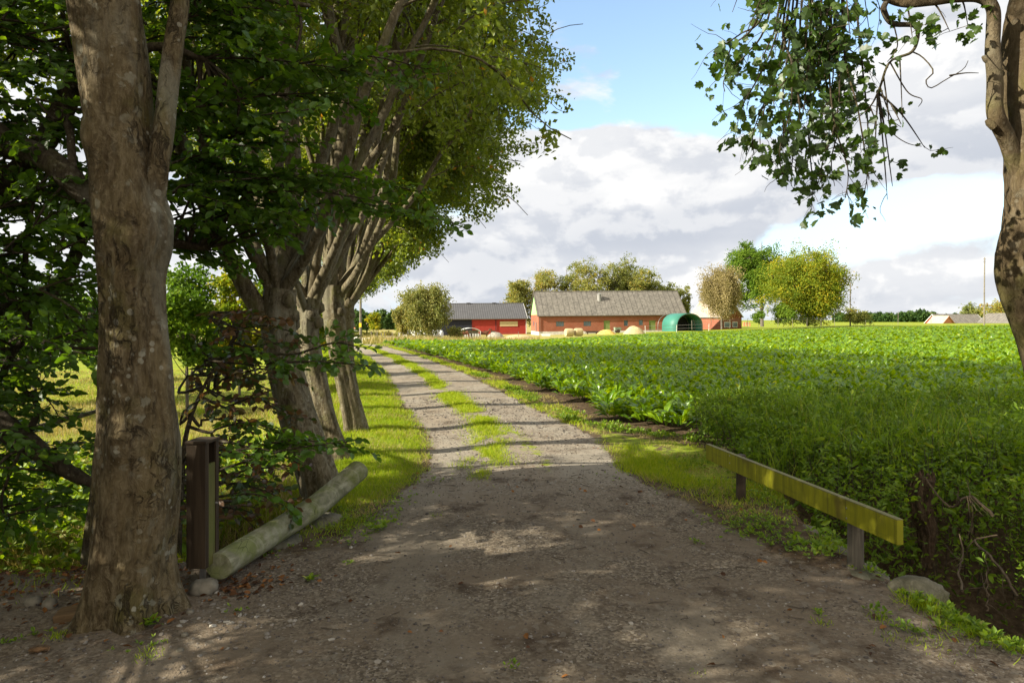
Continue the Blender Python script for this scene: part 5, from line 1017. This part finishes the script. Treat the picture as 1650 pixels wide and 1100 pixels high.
rb, _ = gable_building('machine_barn', 'red and black boarded barn with a dark metal roof and white edges', bp(670, 545, 150), R(7), 24.6, 13, 4.3, 3.3, 'red', 'roof_dark', 'red', wins=[(15.0, 16.0, .9, 1.5, 'fr'), (16.5, 17.5, .9, 1.5, 'fr')], trim='white', ov=.2, tilt=R(.5), plinth=0)
B = MB(); B.box((6.05, -.04, 1.9), (12.3, .08, 4.6)); B.obj('black_cladding', M['black'], rb)
B = MB(); B.box((20.6, -.06, 3.0), (4.0, .06, 1.1)); B.obj('plank_panel', M['plank'], rb)
for q in (12.3, 17.7, 24.5): B = MB(); B.box((q, -.10, 1.7), (.12, .08, 5.0)); B.obj('downpipe', M['white'] if q > 20 else M['black'], rb)
for q in (6, 12, 18): B = MB(); B.box((q, 6.5, 7.8), (.9, .6, .25)); B.obj('ridge_vent', M['roof_dark'], rb)
fh, _ = gable_building('farmhouse', 'red brick farmhouse gable with pale tiled roof half hidden by the brown tree', bp(1112, 533, 158), R(-62), 9.5, 6.4, 3.4, 3.3, 'brick', 'tile', 'brick', trim='white', ov=.3, plinth=0)
for y0, y1, z0, z1 in ((1.1, 3.0, .9, 2.1), (3.6, 5.1, .9, 2.1), (2.4, 4.0, 3.9, 5.1)):
    fr = MB(); fr.box((9.53, (y0+y1)/2, (z0+z1)/2), (.05, y1-y0, z1-z0)); fo = fr.obj('window', M['white'], fh); g = MB(); g.box((9.57, (y0+y1)/2, (z0+z1)/2), (.03, y1-y0-.3, z1-z0-.3)); g.obj('pane', M['glass'], fo)
B = MB(); B.box((5, 3.2, 7.1), (.5, .5, .9)); B.obj('chimney', M['brick'], _)
gable_building('outbuilding', 'small house with orange gable at the left end of the far farm', bp(1495, 526, 262), R(-70), 6, 6, 1.3, 2.6, 'orange', 'tile', 'orange', trim='orange', plinth=0)
gable_building('long_barn', 'long low grey-roofed barn with a red gable at the far right farm', bp(1516, 526, 260), R(3), 17.5, 9, 1.4, 3.2, 'red', 'roof_old', 'red', trim='white', plinth=0)
gable_building('red_barn', 'red gabled barn with pale roof edges at the right end of the far farm', bp(1578, 526, 255), R(-66), 12, 10.5, 1.6, 3.2, 'red', 'roof_old', 'red', trim='white', plinth=0)
gable_building('cottage', 'tiny red-roofed cottage far beyond the curve of the track', bp(552, 536, 220), R(5), 7, 5, 1.6, 1.8, 'white', 'orange', 'white', trim='white', plinth=0)

# ---- green shelter
D = 122.0; x0, _, z0 = bp(1104, 533.5, D); a_ = R(30)
sh_ = thing('tunnel_shelter', 'green tarpaulin arched field shelter open at the front, before the brick barn', 'shelter', (x0, D, z0), a_)
mt, N = new_mat('tarp'); P = obc(N); nt_ = N.noise(P, 1.2, 4, .6); finish(N, N.mix(nt_, (.025, .13, .095), (.05, .20, .15)), .5, N.bump(nt_, .4, .1))
w2, hh, Lh = 3.1, 3.2, 2.6; th = np.linspace(0, math.pi, 25); prof_ = [(-w2, 0)]+[(-w2*math.cos(t_)*(1+.06*math.sin(t_)), .6+(hh-.6)*math.sin(t_)**.8) for t_ in th]+[(w2, 0)]
B = MB(); pr = np.array(prof_); n = len(pr); inn = pr*np.array((.975, .975))
def shell(B, o, i, y0, y1):
    n = len(o); v = [(p[0], y0, p[1]) for p in o]+[(p[0], y1, p[1]) for p in o]+[(p[0], y0, p[1]) for p in i]+[(p[0], y1, p[1]) for p in i]; f = []
    for k in range(n-1): f += [(k, k+1, n+k+1, n+k), (2*n+k+1, 2*n+k, 3*n+k, 3*n+k+1), (k+1, k, 2*n+k, 2*n+k+1), (n+k, n+k+1, 3*n+k+1, 3*n+k)]
    B.add(v, f)
shell(B, pr, inn, -1.2, Lh); B.obj('cover', mt, sh_, True)
B = MB(); bk = inn; n = len(bk)
for k in range(n-1): B.add([(bk[k][0], Lh-.1, bk[k][1]), (bk[k+1][0], Lh-.1, bk[k+1][1]), (bk[k+1][0], Lh-.1, 0), (bk[k][0], Lh-.1, 0)], [(0, 1, 2, 3)])
B.obj('back_wall', M['void'], sh_)  # near-black colour stands in for the shade inside
for yq in (-1.1, .6, 2.2, 3.8): B = MB(); B.tube([(p[0]*.985, yq, p[1]*.985) for p in inn], .05, 6); B.obj('hoop', M['metal'], sh_, True)
# ---- white round-roofed shelter
D = 110.0; p0 = bp(757, 548.5, D); ws = thing('calf_shelter', 'small white shelter with a curved roof beside the brown horses', 'shelter', p0, R(12))
B = MB(); th = np.linspace(R(20), R(160), 15); o_ = np.array([(-1.75*math.cos(t_), 1.15+.9*math.sin(t_)) for t_ in th]); shell(B, o_, o_*np.array((.97, 1))-np.array((0, .06)), -1.2, 1.3); B.obj('roof', M['white'], ws, True)
for sx in (-1.55, 1.55):
    for sy in (-1.1, 1.2): B = MB(); B.box((sx, sy, .72), (.09, .09, 1.45)); B.obj('post', M['white'], ws)
B = MB(); [B.box((q, -1.16, .62), (.28, .03, 1.0)) for q in np.arange(-.9, 1.5, .42)]; B.obj('front_panel', M['white'], ws)
B = MB(); B.box((0, 1.25, .9), (3.0, .04, 1.5)); B.obj('back_panel', M['metal'], ws)
# ---- horses
def horse(name, label, loc, rz, graze=True, sc=1.0):
    V = [((-.62, 0, 1.28), .27), ((-.2, 0, 1.22), .30), ((.25, 0, 1.20), .29), ((.62, 0, 1.25), .26)]; E = [(0, 1), (1, 2), (2, 3)]
    neck = [((.95, 0, 1.30), .17), ((1.22, 0, 1.02), .12), ((1.36, 0, .66), .10), ((1.42, 0, .42), .085), ((1.44, 0, .22), .06)] if graze else [((.88, 0, 1.50), .17), ((1.08, 0, 1.80), .12), ((1.18, 0, 1.95), .11), ((1.38, 0, 1.83), .09), ((1.55, 0, 1.68), .06)]
    k = 3
    for v in neck: V.append(v); E.append((k, len(V)-1)); k = len(V)-1
    for sy in (-1, 1):
        n0 = len(V); V += [((.60, .15*sy, .95), .12), ((.60, .16*sy, .52), .060), ((.60, .16*sy, .14), .042), ((.63, .16*sy, .03), .06)]; E += [(3, n0), (n0, n0+1), (n0+1, n0+2), (n0+2, n0+3)]
        n0 = len(V); V += [((-.62, .16*sy, .95), .16), ((-.55, .17*sy, .72), .10), ((-.74, .17*sy, .50), .06), ((-.70, .17*sy, .14), .042), ((-.66, .17*sy, .03), .06)]; E += [(0, n0)]+[(n0+i, n0+i+1) for i in range(4)]
    me = bpy.data.meshes.new(name); bm = bmesh.new(); sk = bm.verts.layers.skin.verify(); bv = []
    for i, (v, r_) in enumerate(V): q = bm.verts.new(v); q[sk].radius = (r_, r_); q[sk].use_root = i == 1; bv.append(q)
    for a, b in E: bm.edges.new((bv[a], bv[b]))
    bm.to_mesh(me); bm.free(); o = bpy.data.objects.new(name, me); C.objects.link(o); o.modifiers.new('skin', 'SKIN')
    ss = o.modifiers.new('smooth', 'SUBSURF'); ss.levels = 2; ss.render_levels = 2
    me.materials.append(M['horse']); o.location = loc; o.rotation_euler = (0, 0, rz); o.scale = (sc,)*3; tag(o, label, 'horse')
    B = MB(); B.tube([(-.86, 0, 1.32), (-.96, 0, 1.1), (-.95, 0, .8), (-.92, 0, .5)], [.04, .07, .07, .02], 8); B.obj('tail', M['mane'], o, True)
    q = [v for v, r in V[3:3+len(neck)]]; B = MB(); B.tube([(a*.97, 0, c_+.13) for a, b, c_ in q[:4]], [.05, .06, .05, .03], 8); B.obj('mane', M['mane'], o, True)
    hd = np.array(neck[3 if not graze else 2][0])
    for sy in (-1, 1): B = MB(); e_ = hd+np.array((-.10, .07*sy, .10)); B.tube([e_, e_+(-.02, .01*sy, .08), e_+(-.02, .01*sy, .15)], [.03, .03, .004], 6); B.obj('ear', M['horse'], o, True)
M['horse'] = plain('horse_coat', (.13, .045, .018), .5, .15, 5); M['mane'] = plain('mane', (.03, .018, .012), .7, .2, 9)
horse('horse', 'chestnut brown horse grazing left of the white shelter', bp(749, 549, 106), R(186), True)
horse('horse', 'brown horse standing right of the white shelter in front of the gravel heap', bp(779, 548, 112), R(10), False, .95)
# ---- heaps, bales, yard things
def heap(name, label, cat, u, v, Y, w_, h_, mat, seed, dep=.6):
    B = MB(); k = 40; g = np.linspace(-1, 1, k); X_, Y_ = np.meshgrid(g, g); r = np.hypot(X_, Y_); z = np.maximum(0, 1-r**2.4)*h_*(1+.35*(fbm(X_*3+seed, Y_*3, seed)-.5))+.05*h_*(vn(X_*14, Y_*14, seed)-.5)-.1
    v_ = np.stack([X_*w_/2, Y_*w_/2*dep, z], -1).reshape(-1, 3); i = np.arange(k-1)[:, None]*k; j = np.arange(k-1)[None]; B.add(v_, np.stack([i+j, i+j+1, i+k+j+1, i+k+j], -1).reshape(-1, 4))
    tag(B.obj(name, mat, None, True, bp(u, v, Y)), label, cat)
M['hay'] = wood_mat('hay', (.36, .28, .14), (.52, .43, .25), (9, 9, 9)); M['wrap'] = plain('bale_wrap', (.78, .79, .80), .35, .06, 4, bs=.5); M['hay2'] = plain('straw_heap', (.52, .36, .10), .9, .3, 3); M['gravel_heap'] = plain('gravel_heap', (.30, .28, .23), .95, .25, 5)
heap('gravel_heap', 'grey heap of gravel in front of the red barn wall', 'heap', 798, 546, 118, 3.6, 1.3, M['gravel_heap'], 3)
heap('straw_heap', 'low yellow heap of straw in front of the first green barn door', 'heap', 977, 537.5, 118, 3.4, .8, M['hay2'], 5)
heap('hay_heap', 'larger pale hay heap in front of the small barn windows', 'heap', 1022, 537, 118, 3.9, 1.3, M['hay'], 8)
heap('earth_mound', 'low sandy earth mound beside the corner of the brick barn', 'heap', 835, 545, 116, 5.5, .8, M['hay'], 9)
def bale(label, loc, r, L_, rz, mat, group, name='round_bale'):
    B = MB(); k = 9; pts = [(0, q, r) for q in np.linspace(-L_/2, L_/2, k)]; rr = [r*.93, r*.985]+[r]*(k-4)+[r*.985, r*.93]; B.tube(pts, rr, 28, disp=lambda th, z: .02*np.sin(11*th)+.03*(fbm(th*4, z*0+3, 4)-.5)); o = B.obj(name, mat, None, True, loc); o.rotation_euler = (0, 0, rz); tag(o, label, 'bale', group); return o
bale('straw round bale at the left end of the pair in front of the barn', bp(917, 542, 116), .68, 1.3, R(-72), M['hay'], 'round straw bales')
bale('straw round bale at the right end of the pair in front of the barn', bp(932, 541.5, 116.6), .68, 1.3, R(-72), M['hay'], 'round straw bales')
for i, (u, lab) in enumerate([(651, 'white wrapped bale at the left end of the row by the birches'), (665, 'second white wrapped bale from the left'), (684, 'third white wrapped bale from the left, between birch stems'), (696, 'fourth white wrapped bale from the left'), (706, 'white wrapped bale at the right end of the row')]): bale(lab, bp(u, 546.5, 101+i*.3), .68, 1.3, R(80), M['wrap'], 'white wrapped bales by the birches', 'wrapped_bale')
B = MB(); B.box((0, 0, .25), (1.4, .7, .4), taper=1.12); B.box((0, 0, .44), (1.62, .82, .05)); o = B.obj('trough', M['white'], None, False, bp(880, 542, 118)); bev(o, .03); tag(o, 'low white trough by the corner of the brick barn', 'trough')
B = MB(); [B.box((rg.normal()*.1, q*.12, .3+.12*(k % 3)), (2.2+rg.normal()*.2, .11, .11), rnd=.5) for k, q in enumerate(range(-4, 5))]; B.box((-.8, 0, .12), (.15, 1.1, .22)); B.box((.8, 0, .12), (.15, 1.1, .22)); tag(B.obj('timber_stack', M['wood_dark'], None, False, bp(954, 538.5, 122)), 'brown stack of timber right of the round bales', 'timber')
cart = thing('garden_cart', 'small grey-green cart between the barn door and the small windows', 'cart', bp(995, 536.5, 124), R(10)); B = MB(); B.box((0, 0, .75), (1.1, .8, .6), taper=1.1); B.obj('tub', plain('cart_green', (.20, .24, .17), .7, .2, 3), cart)
for sy in (-.45, .45): B = MB(); B.tube([(0, sy-.05, .35), (0, sy, .35), (0, sy+.05, .35)], .34, 16); B.obj('wheel', M['wood_dark'], cart)
B = MB(); B.tube([(.5, 0, .8), (.9, 0, .85), (1.2, 0, .9)], .03, 6); B.obj('handle', M['metal'], cart)
for (u, w_, lab) in ((1203, .95, 'orange and cream striped jump block on the grass left of the big trees'),):
    o = thing('jump_block', lab, 'block', bp(u, 525.5, 118), 0)
    for k in range(5): B = MB(); B.box((-.48+.24*k, 0, .36), (.235, .5, .72), taper=.8); B.obj('stripe', M['orange'] if k % 2 == 0 else M['plank'], o)
# ---- poles and fences
M['pole'] = plain('pole_wood', (.17, .15, .12), .9, .3, 5)
def pole(label, u, v, Y, top, r=.13, arms=True, mark=False):
    p = bp(u, v, Y); Hh = (v-top)/F*Y; o = thing('utility_pole', label, 'pole', p, 0, 'wooden utility poles'); B = MB(); B.tube([(0, 0, -.5), (0, 0, Hh*.5), (.02*Hh*.3, 0, Hh)], [r*1.2, r, r*.8], 12); B.obj('shaft', M['pole'], o, True)
    if arms:
        for q in (.25, .9): B = MB(); B.tube([(-.3, 0, Hh-q), (0, 0, Hh-q), (.35, 0, Hh-q)], .03, 6); B.obj('bracket', M['metal'], o)
        for q in (-.3, .35): B = MB(); B.tube([(q, 0, Hh-.24), (q, 0, Hh-.10), (q, 0, Hh-.02)], [.05, .07, .03], 8); B.obj('insulator', M['white'], o)
    if mark: B = MB(); B.box((0, -.14, 1.55), (.2, .03, .35)); B.obj('yellow_sign', plain('sign_yellow', (.75, .55, .03), .5, .05, 3), o); B = MB(); B.box((-.35, 0, .25), (.35, .25, .6)); B.obj('cabinet', M['white'], o)
    return o
pole('tall wooden utility pole standing in the field edge near the right trunk', 1586, 522, 150, 415)
pole('wooden utility pole just right of the round yellow tree', 1370, 523, 150, 455)
pole('wooden utility pole with a yellow sign at the bend of the track', 581, 553, 58, 440, .10, True, True)
def fence(label, pts, hpost, rails, step, mat, pr=.045, rail_r=.012, name='wire_fence'):
    pts = np.array(pts); o = thing(name, label, 'fence', tuple(pts[0]), 0); seg = pts-pts[0]; P_ = []
    for a, b in zip(seg[:-1], seg[1:]):
        k = max(1, int(np.linalg.norm(b-a)/step)); P_ += [a+(b-a)*i/k for i in range(k)]
    P_.append(seg[-1])
    for i, p in enumerate(P_): B = MB(); ln_ = (.06 if i % 3 else -.05); B.tube([p+(0, 0, -.3), p+(ln_*.5, 0, hpost*.5), p+(ln_, 0, hpost)], pr, 6); B.obj('post', mat, o)
    for z in rails: B = MB(); B.tube([p+(0, -.03, z) for p in P_] if len(P_) > 1 else seg, rail_r, 4); B.obj('rail', M['metal'] if rail_r < .03 else mat, o)
fence('thin wire fence with grey posts across the pasture below the big trees', [bp(1115, 528, 112), bp(1205, 525, 115), bp(1345, 522.5, 122)], 1.2, (.5, .85, 1.15), 3.2, M['pole'], .04, .012)
fence('pale post and wire fence in front of the green shelter', [bp(1040, 536.5, 115), bp(1090, 535, 115), bp(1142, 533, 116)], 1.25, (.6, 1.15), 3.4, M['plinth'], .05, .022, 'rail_fence')
fence('short wire fence beside the horses and the golden grass', [bp(708, 549, 92), bp(733, 549, 100), bp(790, 548.5, 108), bp(835, 546, 112)], 1.2, (.6, 1.1), 3.6, M['pole'], .04, .010)
fence('sparse wire fence crossing the golden field beyond the bend', [bp(599, 554, 60), bp(620, 551, 75), bp(650, 549, 92)], 1.1, (.6, 1.05), 5, M['pole'], .04, .008)
fence('far wire fence on posts between the two utility poles', [bp(1395, 522, 170), bp(1447, 522, 175), bp(1500, 522, 180)], 3.2, (3.1,), 7, M['pole'], .06, .01)
rock('stone', 'white painted stone at the bend of the track beside the utility pole', g3(-13.0, 61), (1.6, .9, .7), 66, 'white', 0, None, .3)

# ---- unseen second beech, added left of the viewpoint to shade the near gravel
bS = np.array((-4.6, .2, 0.)); shade_tree = thing('beech_tree', 'unseen tree added left of the viewpoint to shade the near gravel', 'tree', tuple(bS)); B = MB(); L = MB(); rg = np.random.default_rng(4)
P = curve(rg, (0, 0, -.1), (0, 0, 1), 6.5, 12, .03); B.tube(P, np.linspace(.24, .08, 13), 20)
limbs_up(B, L, P[4], [(-.5, -1, .6), (-1, .3, .5)], rg, .08, 3.0, .09, LEAF6, 9, 8, 12)
limbs_up(B, L, P[7], [(1, -.5, .6), (.8, -1, .5), (-.5, 1, .5)], rg, .08, 3.2, .09, LEAF6, 9, 8, 12)
limbs_up(B, L, P[10], [(1, .2, .6), (.6, -1, .6), (-1, -.5, .6), (-.8, .8, .6)], rg, .07, 3.4, .09, LEAF6, 9, 8, 12)
B.obj('trunk', M['barkd'], shade_tree, True); L.obj('crown', M['leaf_beech'], shade_tree)
